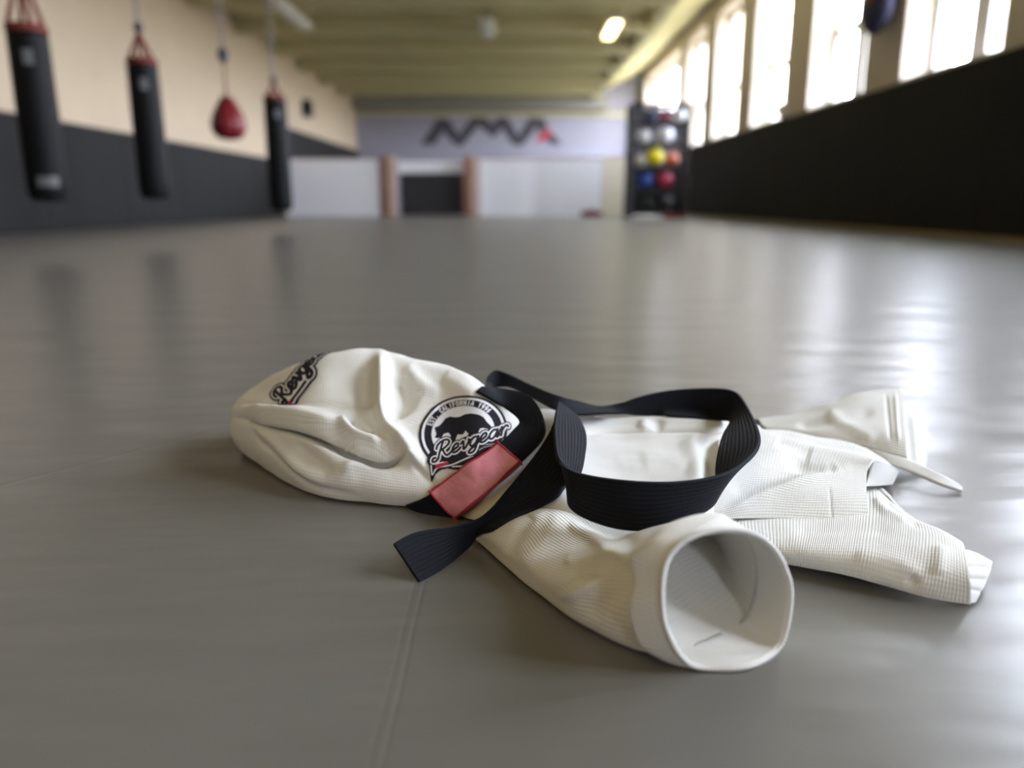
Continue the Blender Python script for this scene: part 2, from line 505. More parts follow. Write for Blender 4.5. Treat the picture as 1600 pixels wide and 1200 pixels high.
# ------------------------------------------------------------------ punching bags
def chain(r, x, y, z0, z1):
    b = MB(); n = max(3, int((z1 - z0) / .07))
    for i in range(n):
        z = z0 + (z1 - z0) * (i + .5) / n
        b.torus((x, y, z), .022, .007, 'X' if i % 2 else 'Y', sx=.8, sz=1.9, n=12, m=6)
    b.build('chain', M['chain'], r, smooth=True)

def heavy_bag(x, y, zb, zt, rad, label, band=False, ztop=CEIL, strap_h=.42, beam=True):
    r = empty('punching_bag', (x, y, zb), label=label, cat='punching bag', group='bags hanging along the left wall')
    rr = rad
    prof = [(rr * .55, zb), (rr * .85, zb + .015), (rr * .98, zb + .06), (rr, zb + .14), (rr * 1.0, (zb + zt) / 2), (rr * .98, zt - .12)]
    MB().lathe(prof + [(rr * .97, zt - .05), (rr * .6, zt - .045)], (x, y, 0)).build('bag_body', M['black'], r, smooth=True)
    MB().lathe([(rr * .985, zt - .035), (rr * 1.0, zt - .03), (rr * 1.0, zt), (rr * .9, zt + .02), (rr * .5, zt + .02), (rr * .5, zt - .02)], (x, y, 0)).build('collar', M['strap'], r, smooth=True)
    for q in range(4):
        a = PI / 4 + q * PI / 2
        MB().tube((x + rr * .9 * math.cos(a), y + rr * .9 * math.sin(a), zt - .02), (x, y, zt + strap_h), .017, .012, 8).build('strap', M['strap'], r, smooth=True)
    MB().ball((x, y, zt + strap_h + .03), .04, 1, 1, 1.3, 16).build('swivel', M['dark'], r, smooth=True)
    chain(r, x, y, zt + strap_h + .06, ztop - .02)
    MB().box(x - .05, x + .05, y - .05, y + .05, ztop - .03, ztop, .005).build('ceiling_hook', M['dark'], r)
    if band:
        b = MB(); n = 14
        for i in range(n):                                   # curved pale print wrapped on the front of the bag
            a0, a1 = -PI * .48 + i * PI * .34 / n, -PI * .48 + (i + 1) * PI * .34 / n
            q = [(x + rr * 1.006 * math.cos(a), y + rr * 1.006 * math.sin(a), z) for a, z in ((a0, zb + .10), (a1, zb + .10), (a1, zb + .17), (a0, zb + .17))]
            b.bm.faces.new([b.bm.verts.new(Vector(p)) for p in q])
        b.build('tape', M['grey_lbl'], r)
    b = MB(); n = 8
    for i in range(n):
        a0, a1 = -PI * .45 + i * PI * .16 / n, -PI * .45 + (i + 1) * PI * .16 / n
        q = [(x + rr * 1.004 * math.cos(a), y + rr * 1.004 * math.sin(a), z) for a, z in ((a0, zt - .25), (a1, zt - .25), (a1, zt - .15), (a0, zt - .15))]
        b.bm.faces.new([b.bm.verts.new(Vector(p)) for p in q])
    b.build('print', M['grey_lbl'], r)
heavy_bag(-3.28, 5.6, .36, 1.50, .130, 'nearest black punching bag with a red collar and pale tape near its foot', band=True, strap_h=.40)
heavy_bag(-3.20, 7.1, .38, 1.54, .130, 'second black punching bag from the left, hanging on a thin steel chain', strap_h=.24)
heavy_bag(-2.92, 10.0, .24, 1.60, .14, 'farthest black punching bag, hanging before the left end of the partition', strap_h=.18)

sb = empty('speed_bag', (-3.02, 8.6, 1.1), label='red teardrop bag hanging on a chain between two black punching bags', cat='punching bag', group='bags hanging along the left wall')
zb_ = 1.00
prof = [(.03, 0), (.10, .015), (.155, .07), (.172, .14), (.16, .22), (.12, .31), (.075, .39), (.05, .43), (.03, .44)]
MB().lathe([(r_, zb_ + z_) for r_, z_ in prof], (-3.02, 8.6, 0)).build('bag_body', M['red'], sb, smooth=True)
tr = MB()
for q in range(6):
    a = q * PI / 3 + .3
    pts_ = [(-3.02 + r_ * 1.01 * math.cos(a), 8.6 + r_ * 1.01 * math.sin(a), zb_ + z_) for r_, z_ in prof[1:]]
    for a_, b_ in zip(pts_, pts_[1:]): tr.tube(a_, b_, .008, n=6)
tr.build('seam_piping', M['black'], sb, smooth=True)
MB().tube((-3.02, 8.6, zb_ + .43), (-3.02, 8.6, zb_ + .80), .012, .008, 8).build('cord', M['strap'], sb, smooth=True)
MB().ball((-3.02, 8.6, zb_ + .85), .055, 1, 1, 1.5, 16).build('swivel', M['dark'], sb, smooth=True)
chain(sb, -3.02, 8.6, zb_ + .93, CEIL - .02)
MB().box(-3.07, -2.97, 8.55, 8.65, CEIL - .03, CEIL, .005).build('ceiling_hook', M['dark'], sb)
sp_ = empty('wall_speaker', (WALL_L, 22.6, 2.7), label='small dark box fixed high on the cream left wall', cat='speaker')
MB().box(WALL_L + .0, WALL_L + .22, 22.4, 22.8, 2.65, 3.1, .02).build('cabinet', M['dark'], sp_)
MB().lathe([(.06, 0), (.12, .008), (.13, .02), (.1, .02)], (0, 0, 0)).build('cone', M['black'], sp_).matrix_basis = Matrix.Translation((WALL_L + .11, 22.40, 2.87)) @ Matrix.Rotation(PI / 2, 4, 'X')

# ------------------------------------------------------------------ ball cage
cx0, cx1, cy0, cy1, ctop = 2.66, 3.88, 17.75, 18.35, 2.46
cg = empty('ball_cage', ((cx0 + cx1) / 2, (cy0 + cy1) / 2, 0), label='tall dark rack of shelves holding coloured exercise balls by the partition', cat='rack')
for x in (cx0, cx1):
    for y in (cy0, cy1):
        MB().box(x - .06, x + .06, y - .05, y + .05, 0, ctop, .006).build('upright', M['dark'], cg)
SHELF = [.12, .60, 1.10, 1.60, 2.04]
for z in SHELF:
    s = MB()
    s.box(cx0, cx1, cy0 - .02, cy0 + .02, z - .03, z + .03); s.box(cx0, cx1, cy1 - .02, cy1 + .02, z - .03, z + .03)
    for i in range(7):
        y = cy0 + (cy1 - cy0) * (i + .5) / 7
        s.tube((cx0, y, z - .01), (cx1, y, z - .01), .01, n=8)
    s.build('shelf', M['dark'], cg)
MB().box(cx0, cx1, cy0, cy1, ctop - .05, ctop, .01).build('top_board', M['dark'], cg)
MB().box(cx0, cx1, cy1 - .01, cy1 + .01, .05, 1.15).build('back_panel', M['dark'], cg)
MB().box(cx0 + .06, cx1 - .06, cy1 - .008, cy1 + .008, 1.16, ctop - .06).build('back_panel', M['wall_f'], cg)
def ex_ball(x, z, r, mat, label, y=18.0):
    zz = z + .03 + r
    o = empty('exercise_ball', (x, y, zz - r), label=label, cat='ball', group='balls on the rack')
    MB().ball((x, y, zz), r, seg=28).build('ball_skin', mat, o, smooth=True)
    MB().torus((x, y, zz), r * .995, .006, 'X', n=28, m=6).build('ball_seam', M['dark'], o, smooth=True)
def bm(name, c, rough=.4): return MT(name, c, rough, .5).m
ex_ball(2.95, 1.60, .15, bm('white ball', (.80, .80, .80)), 'white ball at the left on the upper shelf of the rack')
ex_ball(3.72, 2.04, .15, bm('white ball', (.78, .76, .75)), 'white ball at the right on the topmost shelf of the rack')
ex_ball(3.42, 1.60, .18, bm('white ball', (.80, .79, .84)), 'large white ball at the right on the upper shelf of the rack')
ex_ball(3.22, 1.10, .20, bm('yellow ball', (.80, .68, .02)), 'yellow ball on the middle shelf of the rack')
ex_ball(3.60, 1.10, .15, bm('orange ball', (.62, .16, .08)), 'orange ball on the middle shelf, right of the yellow ball')
ex_ball(2.88, 1.10, .13, bm('pale ball', (.50, .46, .36)), 'pale beige ball on the middle shelf, left of the yellow ball')
ex_ball(3.02, .60, .19, bm('blue ball', (.02, .06, .30)), 'dark blue ball on the second lowest shelf of the rack')
ex_ball(3.46, .60, .19, bm('crimson ball', (.42, .03, .08)), 'crimson ball right of the dark blue ball on the rack')
ex_ball(3.06, 2.04, .14, bm('navy ball', (.03, .05, .12)), 'navy ball at the left on the topmost shelf of the rack')
ex_ball(3.40, 2.04, .14, bm('maroon ball', (.28, .05, .08)), 'maroon ball in the middle of the topmost shelf of the rack')
ex_ball(3.10, .12, .17, bm('charcoal ball', (.03, .035, .03)), 'charcoal ball at the left on the lowest shelf of the rack')
ex_ball(3.52, .12, .17, bm('charcoal ball', (.035, .035, .035)), 'charcoal ball at the right on the lowest shelf of the rack')
rp = empty('kick_pad', (3.65, 17.5, 0), label='flat dark red pad on the floor in front of the ball rack', cat='pad')
MB().box(3.35, 3.85, 17.3, 17.6, 0, .09, .03).build('cushion', M['red'], rp, smooth=True)
MB().box(3.52, 3.68, 17.38, 17.52, .09, .11, .005).build('grip', M['black'], rp)
wb = empty('glint_globe', (WALL_R - .14, 14.4, 1.82), label='small white globe standing in for a blurred highlight above the right wall padding', cat='globe')
MB().ball((WALL_R - .05, 14.25, 1.93), .115, seg=24).build('globe', bm('white globe', (.85, .85, .83), .2), wb, smooth=True)  # white ball takes the place of an out-of-focus glint
MB().lathe([(.05, 1.81), (.055, 1.82), (.03, 1.835)], (WALL_R - .05, 14.25, 0)).build('foot', M['frame'], wb, smooth=True)
# dark bag hanging on the pier between two windows
hb = empty('gym_bag', (WALL_R - .2, 10.5, 2.5), label='dark navy and red bag hanging high on the pier between two windows', cat='bag')
MB().ball((WALL_R - .20, 10.5, 2.74), .34, .45, 1.0, .95, 24).build('bag_body', M['navy'], hb, smooth=True)
MB().ball((WALL_R - .25, 10.42, 2.80), .15, .75, .8, .8, 20).build('red_pocket', M['red'], hb, smooth=True)
MB().tube((WALL_R - .2, 10.5, 3.0), (WALL_R - .07, 10.5, 3.4), .015).build('strap', M['black'], hb)
MB().box(WALL_R - .10, WALL_R - .001, 10.46, 10.54, 3.36, 3.42, .01).build('hook', M['dark'], hb)
# tree outside
tre = empty('tree', (8.6, 25.2, 0), label='green tree outside seen through a window on the right', cat='tree')
MB().tube((8.6, 25.2, 0), (8.6, 25.2, 4.2), .16, .09, 10).build('trunk', M['bark'], tre, smooth=True)
lf = MB()
for i in range(420):
    a, h_, r_ = random.uniform(0, 2 * PI), random.gauss(5.2, 1.1), abs(random.gauss(0, .75))
    c = Vector((8.6 + r_ * math.cos(a), 25.2 + r_ * math.sin(a), h_))
    q = Matrix.Rotation(random.uniform(0, PI), 3, 'Z') @ Matrix.Rotation(random.uniform(-1, 1), 3, 'X')
    vs = [lf.bm.verts.new(c + q @ Vector(p)) for p in ((-.14, 0, 0), (0, -.07, .02), (.14, 0, 0), (0, .07, .02))]
    lf.bm.faces.new(vs)
lf.build('foliage', M['leaf'], tre)

# ------------------------------------------------------------------ cloth toolkit
CT, ST = math.cos(PITCH), math.sin(PITCH)
def ray(px, py):
    x, y = (px - 800.0) / FPX, (600.0 - py) / FPX
    return Vector((x, CT + y * ST, -ST + y * CT))
def D(px, py, Y):                     # measured point at a distance Y along the floor
    r = ray(px, py); t = Y / r.y
    return Vector((0, 0, CAM_H)) + r * t
def Z(px, py, z_cm):                  # measured point at a height in cm
    r = ray(px, py); t = (z_cm / 100.0 - CAM_H) / r.z
    return Vector((0, 0, CAM_H)) + r * t
def to_px(P):
    P = np.asarray(P, float) - np.array([0, 0, CAM_H])
    x, yy, z = P[..., 0], P[..., 1], P[..., 2]
    depth = yy * CT - z * ST
    up = yy * ST + z * CT
    return np.stack([800 + FPX * x / depth, 600 - FPX * up / depth], -1)

def spline(P, n, closed=False, alpha=None):
    """resample along axis 0 with a C2 cubic through the points (uniform knots)"""
    P = np.asarray(P, float); m = len(P)
    flat = P.reshape(m, -1)
    if closed:
        A = np.zeros((m, m)); B = np.zeros_like(flat)
        for i in range(m):
            A[i, i] = 4; A[i, (i - 1) % m] = 1; A[i, (i + 1) % m] = 1
            B[i] = 3 * (flat[(i + 1) % m] - flat[(i - 1) % m])
        T = np.linalg.solve(A, B)
        t = np.arange(n) / n * m
    else:
        A = np.zeros((m, m)); B = np.zeros_like(flat)
        A[0, 0], A[0, 1] = 2, 1; B[0] = 3 * (flat[1] - flat[0])
        A[-1, -1], A[-1, -2] = 2, 1; B[-1] = 3 * (flat[-1] - flat[-2])
        for i in range(1, m - 1):
            A[i, i - 1], A[i, i], A[i, i + 1] = 1, 4, 1
            B[i] = 3 * (flat[i + 1] - flat[i - 1])
        T = np.linalg.solve(A, B)
        t = np.linspace(0, m - 1, n)
    i0 = np.minimum(np.floor(t).astype(int), m - 1 if closed else m - 2)
    u = (t - i0)[:, None]; i1 = (i0 + 1) % m
    h00, h10 = 2 * u**3 - 3 * u**2 + 1, u**3 - 2 * u**2 + u
    h01, h11 = -2 * u**3 + 3 * u**2, u**3 - u**2
    R = h00 * flat[i0] + h10 * T[i0] + h01 * flat[i1] + h11 * T[i1]
    return R.reshape((n,) + P.shape[1:])

def normals(G, cu=False):
    du = np.gradient(G, axis=0); dv = np.gradient(G, axis=1)
    if cu: dv = (np.roll(G, -1, 1) - np.roll(G, 1, 1)) / 2
    n = np.cross(du, dv)
    n /= np.maximum(np.linalg.norm(n, axis=-1, keepdims=True), 1e-9)
    return n

def facing(G, N):
    """flip so that normals look up and outward (towards the open side)"""
    s = np.sign((N[..., 2] * .6 - N[..., 1] * .8).mean())
    return N * (s if s != 0 else 1)

def seg_dist(Q, poly):
    """distance of each 2D point to a polyline, and the place along it (0..1)"""
    poly = np.asarray(poly, float)
    best = np.full(Q.shape[:-1], 1e9); where = np.zeros(Q.shape[:-1])
    L = np.linalg.norm(np.diff(poly, axis=0), axis=1); cum = np.concatenate([[0], np.cumsum(L)])
    for i in range(len(poly) - 1):
        a, d = poly[i], poly[i + 1] - poly[i]
        t = np.clip(((Q - a) @ d) / max(d @ d, 1e-9), 0, 1)
        dist = np.linalg.norm(Q - (a + t[..., None] * d), axis=-1)
        m = dist < best
        best = np.where(m, dist, best); where = np.where(m, (cum[i] + t * L[i]) / cum[-1], where)
    return best, where

def folds(G, lst, N=None, mask=None):
    """push ridges (+) and valleys (-) along the surface normal; each is a line on the cloth"""
    N = facing(G, normals(G)) if N is None else N
    Q = to_px(G)
    off = np.zeros(G.shape[:-1])
    for pts, w, amp in lst:
        n = max(12, len(pts) * 8)
        p = spline(pts, n) if len(pts) > 2 else np.asarray(pts, float)
        d, s = seg_dist(Q, p)
        tp = np.clip(np.minimum(s, 1 - s) / .16, 0, 1); tp = tp * tp * (3 - 2 * tp)
        off += amp / 100.0 * np.exp(-(d / w) ** 2) * (.15 + .85 * tp)
    if mask is not None: off = off * mask
    return G + N * off[..., None]

def crumple(G, amp, scale, seed=0, N=None):
    N = facing(G, normals(G)) if N is None else N
    off = np.zeros(G.shape[:-1])
    for idx in np.ndindex(off.shape):
        p = G[idx]
        off[idx] = noise.noise(Vector((p[0] * scale + seed, p[1] * scale, p[2] * scale)))
    return G + N * (off * amp)[..., None]

def smooth_grid(G, it, closed=False):
    for _ in range(it):
        H = G.copy()
        if closed:
            H[1:-1] = .5 * G[1:-1] + .125 * (G[:-2] + G[2:] + np.roll(G, 1, 1)[1:-1] + np.roll(G, -1, 1)[1:-1])
        else:
            H[1:-1, 1:-1] = .5 * G[1:-1, 1:-1] + .125 * (G[:-2, 1:-1] + G[2:, 1:-1] + G[1:-1, :-2] + G[1:-1, 2:])
        G = H
    return G

def grid_mesh(name, G, mats, parent, thick=.0025, closed=False, uv=None, flip=False, offset=-1.0, face_mat=None, keep=None):
    nu, nv = G.shape[:2]
    me = bpy.data.meshes.new(name)
    idx = np.arange(nu * nv).reshape(nu, nv)
    if closed:
        a, b = idx[:-1], idx[1:]
        F = np.stack([a, b, np.roll(b, -1, 1), np.roll(a, -1, 1)], -1)
    else:
        F = np.stack([idx[:-1, :-1], idx[1:, :-1], idx[1:, 1:], idx[:-1, 1:]], -1)
    fu, fv = F.shape[:2]
    N = facing(G, normals(G))
    n0 = normals(G)
    if ((N * n0).sum(-1).mean() < 0) != flip: F = F[..., ::-1]
    if uv is None:
        lu = np.linalg.norm(np.diff(G, axis=0), axis=-1).mean(1); lv = np.linalg.norm(np.diff(G, axis=1), axis=-1).mean(0)
        U = np.concatenate([[0], np.cumsum(lu)]); V = np.concatenate([[0], np.cumsum(lv), [lv.sum() + lv.mean()]])[:nv]
        uv = np.stack(np.meshgrid(U, V, indexing='ij'), -1)
    faces = F.reshape(-1, 4)
    fm = None
    if keep is not None: 
        k = keep.reshape(-1); faces = faces[k]
        if face_mat is not None: fm = face_mat.reshape(-1)[k]
    elif face_mat is not None: fm = face_mat.reshape(-1)
    me.from_pydata(G.reshape(-1, 3).tolist(), [], faces.tolist())
    ul = me.uv_layers.new(name='UVMap')
    ul.data.foreach_set('uv', uv.reshape(-1, 2)[faces.reshape(-1)].astype(np.float32).ravel())
    if fm is not None: me.polygons.foreach_set('material_index', fm.astype(np.int32))
    if keep is not None:
        b = bmesh.new(); b.from_mesh(me)
        bmesh.ops.delete(b, geom=[v for v in b.verts if not v.link_faces], context='VERTS')
        b.to_mesh(me); b.free()
    me.update()
    o = link(name, me, mats, parent)
    if thick:
        s = o.modifiers.new('thickness', 'SOLIDIFY'); s.thickness = thick; s.offset = offset
        s.use_quality_normals = True
    return o

def net(cols, nu, nv):
    """cols: list of stations, each a list of points across -> fine grid [nu, nv]"""
    P = np.array([[list(p) for p in c] for c in cols])
    A = spline(P, nu)
    return np.swapaxes(spline(np.swapaxes(A, 0, 1), nv), 0, 1)

def ribbon(pairs, n, nv=9, belly=0.0):
    P = np.array([[list(a), list(b)] for a, b in pairs])
    E = spline(P, n)
    t = np.linspace(0, 1, nv)[None, :, None]
    return E[:, :1] * (1 - t) + E[:, 1:] * t

def ribbon_obj(name, G, mats, parent, thick=.0036):
    c = G[:, G.shape[1] // 2]
    L = np.concatenate([[0], np.cumsum(np.linalg.norm(np.diff(c, axis=0), axis=-1))])
    uv = np.stack(np.meshgrid(L, np.linspace(0, 1, G.shape[1]), indexing='ij'), -1)
    o = grid_mesh(name, G, mats, parent, thick=thick, uv=uv, offset=0)
    bv = o.modifiers.new('edge', 'BEVEL'); bv.width = .0012; bv.segments = 2; bv.limit_method = 'ANGLE'; bv.angle_limit = math.radians(50)
    return o

# ------------------------------------------------------------------ the jacket
gi = empty('gi_jacket', (.03, .88, 0), label='white martial arts jacket lying crumpled on the grey mat', cat='jacket')
f3 = .3
# --- body: the middle of the jacket, under the belt
body_cols = []
rows = [
    [(795, 661, .4), (850, 640, 6.6), (930, 652, 6.2), (1020, 652, 6.4), (1100, 655, 6.4), (1160, 658, 4.2), (1200, 668, 1.8)],
    [(795, 676, .4), (845, 665, 6.5), (930, 668, 6.0), (1020, 668, 6.2), (1100, 670, 6.2), (1160, 690, 4.2), (1200, 695, 2.0)],
    [(795, 716, .4), (850, 705, 5.8), (930, 700, 5.8), (1020, 702, 5.8), (1100, 706, 5.4), (1160, 720, 4.0), (1200, 730, 2.0)],
    [(795, 766, .4), (850, 755, 5.5), (930, 750, 5.6), (1020, 752, 5.4), (1100, 757, 5.2), (1150, 765, 3.6), (1190, 770, 1.5)],
    [(795, 806, .4), (850, 790, 4.4), (930, 800, 4.8), (1010, 812, 4.8), (1090, 805, 4.4), (1140, 800, 2.2), (1180, 800, 1)],
    [(795, 838, .4), (830, 850, .3), (920, 870, .3), (1010, 870, .3), (1090, 860, .3), (1150, 850, .3), (1215, 840, .3)],
]
rows = [[Z(*p) for p in r] for r in rows]
back = [Vector((p.x, p.y + .03, .004)) for p in rows[0]]
rows = [back] + rows
G = net([[r[j] for r in rows] for j in range(7)], 150, 120)
G = folds(G, [([(905, 676), (1000, 675), (1140, 673)], 3.0, -.9), ([(905, 684), (1000, 682), (1140, 680)], 5, .35),
              ([(1008, 656), (1004, 671)], 8, .35), ([(1030, 655), (1026, 672)], 8, -.3),
              ([(1078, 680), (1088, 720), (1095, 752)], 14, .5), ([(1108, 680), (1110, 720), (1112, 750)], 16, -1.0),
              ([(1000, 722), (1040, 715), (1075, 730)], 14, .2),
              ])
G = crumple(G, .0018, 22, 3)
BODY = G
grid_mesh('body', G, M['gi_plain'], gi, .003)

# --- bundled sleeve and shoulder on the left
cols = []
def acol(pts, back_out=.11, zt=None):
    P = [Z(pts[0][0], pts[0][1], pts[0][2])] + [D(*p) for p in pts[1:]]
    t = P[-1]
    P += [Vector((t.x, t.y + back_out * .45, t.z * .86)), Vector((t.x, t.y + back_out * .95, t.z * .45)), Vector((t.x, t.y + back_out * .8, .004))]
    return P
A_cols = [
    acol([(367, 694, 1.4), (363, 682, 1.066), (361, 668, 1.063), (361, 655, 1.062), (362, 642, 1.068), (368, 631, 1.085)], .02),
    acol([(400, 722, .5), (397, 700, 1.005), (393, 676, 1.01), (391, 652, 1.02), (392, 626, 1.05), (397, 604, 1.10)], .07),
    acol([(440, 750, f3), (437, 722, .945), (435, 692, .955), (434, 655, .975), (436, 617, 1.02), (441, 580, 1.085)], .10),
    acol([(500, 775, f3), (497, 747, .893), (495, 712, .905), (495, 670, .93), (497, 612, .985), (502, 558, 1.06)], .13),
    acol([(560, 784, f3), (557, 757, .876), (555, 724, .89), (555, 690, .915), (556, 622, .975), (560, 551, 1.05)], .14),
    acol([(610, 788, f3), (608, 765, .868), (606, 735, .882), (605, 702, .905), (605, 632, .96), (608, 556, 1.04)], .14),
    acol([(660, 792, f3), (658, 770, .862), (656, 745, .875), (653, 708, .895), (651, 642, .95), (655, 568, 1.02)], .13),
    acol([(708, 802, f3), (706, 782, .848), (704, 755, .862), (702, 717, .885), (700, 652, .94), (703, 578, 1.005)], .12),
    acol([(760, 815, f3), (758, 795, .828), (755, 765, .843), (755, 725, .867), (755, 668, .91), (757, 608, .965)], .10),
    acol([(815, 805, f3), (815, 785, .843), (815, 760, .86), (815, 730, .882), (815, 692, .92), (815, 645, .965)], .09),
    acol([(858, 790, 1), (860, 770, .858), (860, 745, .877), (860, 720, .90), (860, 690, .935), (860, 660, .97)], .07),
]
c0 = A_cols[0]; m0 = sum(c0, Vector()) / len(c0)
A_cols.insert(0, [p.lerp(m0, .88) + Vector((.004, .0, 0)) for p in c0])          # the closed end of the bundle
A = net(A_cols, 310, 220)
mask = np.ones(A.shape[:2])
tv = np.linspace(0, 8, A.shape[1])
mask *= np.clip((6.2 - tv) / .8, 0, 1)[None, :]
A_N = facing(A, normals(A))
# cloth is pushed mostly towards the open side so that folds keep their outline
A = folds(A, [
    ([(366, 650), (430, 660), (500, 683), (560, 711), (604, 719), (640, 706)], 8, -3.0),
    ([(366, 640), (430, 644), (500, 656), (555, 683), (600, 698), (645, 692)], 13, 1.2),
    ([(372, 633), (430, 632), (500, 632), (556, 636)], 4.5, -.55),
    ([(594, 551), (599, 595), (600, 635), (606, 668), (628, 688), (660, 735)], 11, 1.9),
    ([(569, 572), (568, 610), (572, 640)], 13, -1.1),
    ([(622, 588), (628, 625), (612, 655)], 13, -1.5),
    ([(612, 664), (645, 650), (690, 640)], 8, .7),
    ([(632, 570), (660, 600), (690, 615)], 10, .4),
    ([(536, 648), (540, 672), (562, 690), (600, 694)], 8, .9),
    ([(553, 652), (560, 672), (585, 680)], 7, -1.1),
    ([(580, 655), (596, 676), (610, 684)], 6, -.7),
    ([(393, 664), (425, 688), (462, 728), (505, 757)], 8, .45),
    ([(395, 676), (440, 722), (490, 758), (560, 775)], 5, -.35),
    ([(455, 690), (490, 718), (520, 742)], 12, -.7),
    ([(530, 742), (560, 722), (620, 716), (655, 720)], 9, .6),
    ([(410, 662), (440, 672)], 7, -.5),
    ([(636, 712), (660, 740), (690, 770)], 6, -.4),
    ([(690, 590), (720, 605), (745, 622)], 12, .4),
    ([(655, 604), (640, 632), (640, 645)], 9, -.5),
], A_N, mask)
A = smooth_grid(A, 2)
drop = np.broadcast_to(np.array([0, -.62, -.78]), A.shape)
A = folds(A, [([(372, 646), (430, 651), (500, 668), (556, 694), (604, 707), (640, 700)], 7, 1.5),
              ([(592, 556), (598, 598), (600, 640), (604, 660)], 8, -.3)], drop, mask)
A = smooth_grid(A, 1)
A = crumple(A, .0022, 26, 7, A_N)
slv = grid_mesh('sleeve', A, M['gi_soft'], gi, .003)

# --- front sleeve with the open cuff
pA, pB = Z(1105, 1041, .3), Z(1216, 1014, .3)
ax = (pB - pA); ax.z = 0; ax.normalize()
nrm = Vector((ax.y, -ax.x, 0)); nrm = (nrm + Vector((0, 0, .10))).normalized()     # leans back slightly
def C(px, py):
    r = ray(px, py); o = Vector((0, 0, CAM_H))
    t = (pA - o).dot(nrm) / r.dot(nrm)
    return o + r * t
cuff = [C(*p) for p in [(1066, 1028), (1043, 984), (1035, 935), (1042, 880), (1078, 841), (1136, 828), (1190, 840), (1224, 878), (1236, 925), (1231, 972)]]
cuff += [Z(1216, 1013, .4), Z(1184, 1035, .3), Z(1145, 1044, .3), Z(1098, 1044, .3)]
def ring(b, t, bul=.10, lean=1.0):
    b, t = Z(*b), Z(*t)
    h = Vector((t.x - b.x, t.y - b.y, 0)); zt = t.z
    o = lambda k, z: Vector((b.x, b.y, 0)) + h * k + Vector((0, 0, z))
    return [o(.02, .004), o(-bul * .6, zt * .30), o(.02, zt * .60), o(.28, zt * .86), o(.64, zt * .985), o(1.0, zt), o(1.35, zt * .93), o(1.68, zt * .72), o(1.85, zt * .42), o(1.80, zt * .14), o(1.55, .006), o(1.15, .003), o(.75, .003), o(.35, .003)]
rings = [
    ring((738, 840, .3), (775, 820, 1.6), .02),
    ring((778, 873, .3), (880, 786, 4.2), .03),
    ring((824, 914, .3), (938, 824, 4.3), .04),
    ring((872, 950, .3), (990, 832, 5.3), .05),
    ring((932, 988, .3), (1042, 818, 7.6), .10),
    ring((1000, 1021, .3), (1092, 805, 10.0), .13),
    cuff,
]
def collapse(r, k):
    zt = r[5].z
    for q, f in ((9, .55), (10, .62), (11, .72), (12, .70), (13, .55)):
        r[q] = Vector((r[q].x, r[q].y, r[q].z * (1 - k) + zt * f * k))
for q, k in ((1, 1.0), (2, 1.0), (3, 1.0), (4, .85), (5, .25)): collapse(rings[q], k)
# the last ring before the cuff runs parallel to it
pre = []
for i, p in enumerate(cuff):
    a = {0: (-.92, .38), 1: (-.86, .5), 2: (-.75, .65), 3: (-.55, .83), 12: (-.85, .5), 13: (-.92, .38)}.get(i, (-.35, .93))
    pre.append(Vector((p.x + a[0] * .030, p.y + a[1] * .030, p.z)))
rings.insert(6, pre)
R = np.array([[list(p) for p in r] for r in rings])
Bg = spline(R, 170)
Bg = np.swapaxes(spline(np.swapaxes(Bg, 0, 1), 160, closed=True), 0, 1)
ctr = Bg.mean(1, keepdims=True)
Nb = Bg - ctr; Nb /= np.maximum(np.linalg.norm(Nb, axis=-1, keepdims=True), 1e-6)
vis = np.ones(Bg.shape[:2]); vis[-26:] *= np.linspace(1, .0, 26)[:, None] ** .5
toward = (Nb[..., 1] < .3) | (Nb[..., 2] > .3)
Bg = folds(Bg, [
    ([(885, 815), (935, 845), (985, 878)], 9, .45), ([(888, 800), (950, 830), (1000, 850)], 12, -.25),
    ([(880, 880), (920, 868), (960, 858)], 9, .4),
    ([(870, 938), (930, 905), (1000, 868), (1060, 838)], 10, .55), ([(880, 905), (940, 890), (990, 875)], 12, -.5),
    ([(905, 962), (960, 930), (1030, 880)], 18, -.35),
    ([(790, 868), (800, 850), (830, 800)], 10, -.5), ([(810, 880), (850, 850), (875, 800)], 12, .4),
    ([(1075, 838), (1110, 818), (1140, 812)], 9, .25),
], Nb, vis * toward)
Bg = crumple(Bg, .0016, 24, 11, Nb)
o = grid_mesh('sleeve', Bg, [M['gi']], gi, 0, closed=True)
bmx = bmesh.new(); bmx.from_mesh(o.data); bmesh.ops.recalc_face_normals(bmx, faces=bmx.faces)
# outward: the face nearest the viewer on the outside must look away from the sleeve's middle line
bmx.faces.ensure_lookup_table()
sc_ = 0.0
for f in list(bmx.faces)[2000:12000:50]:
    i = min(range(0, 170), key=lambda q: (f.calc_center_median() - Vector(ctr[q, 0])).length)
    sc_ += f.normal.dot(f.calc_center_median() - Vector(ctr[i, 0]))
if sc_ < 0: bmesh.ops.reverse_faces(bmx, faces=bmx.faces)
bmx.to_mesh(o.data); bmx.free()
sm = o.modifiers.new('thickness', 'SOLIDIFY'); sm.thickness = .0028; sm.offset = -1
front_sleeve = o
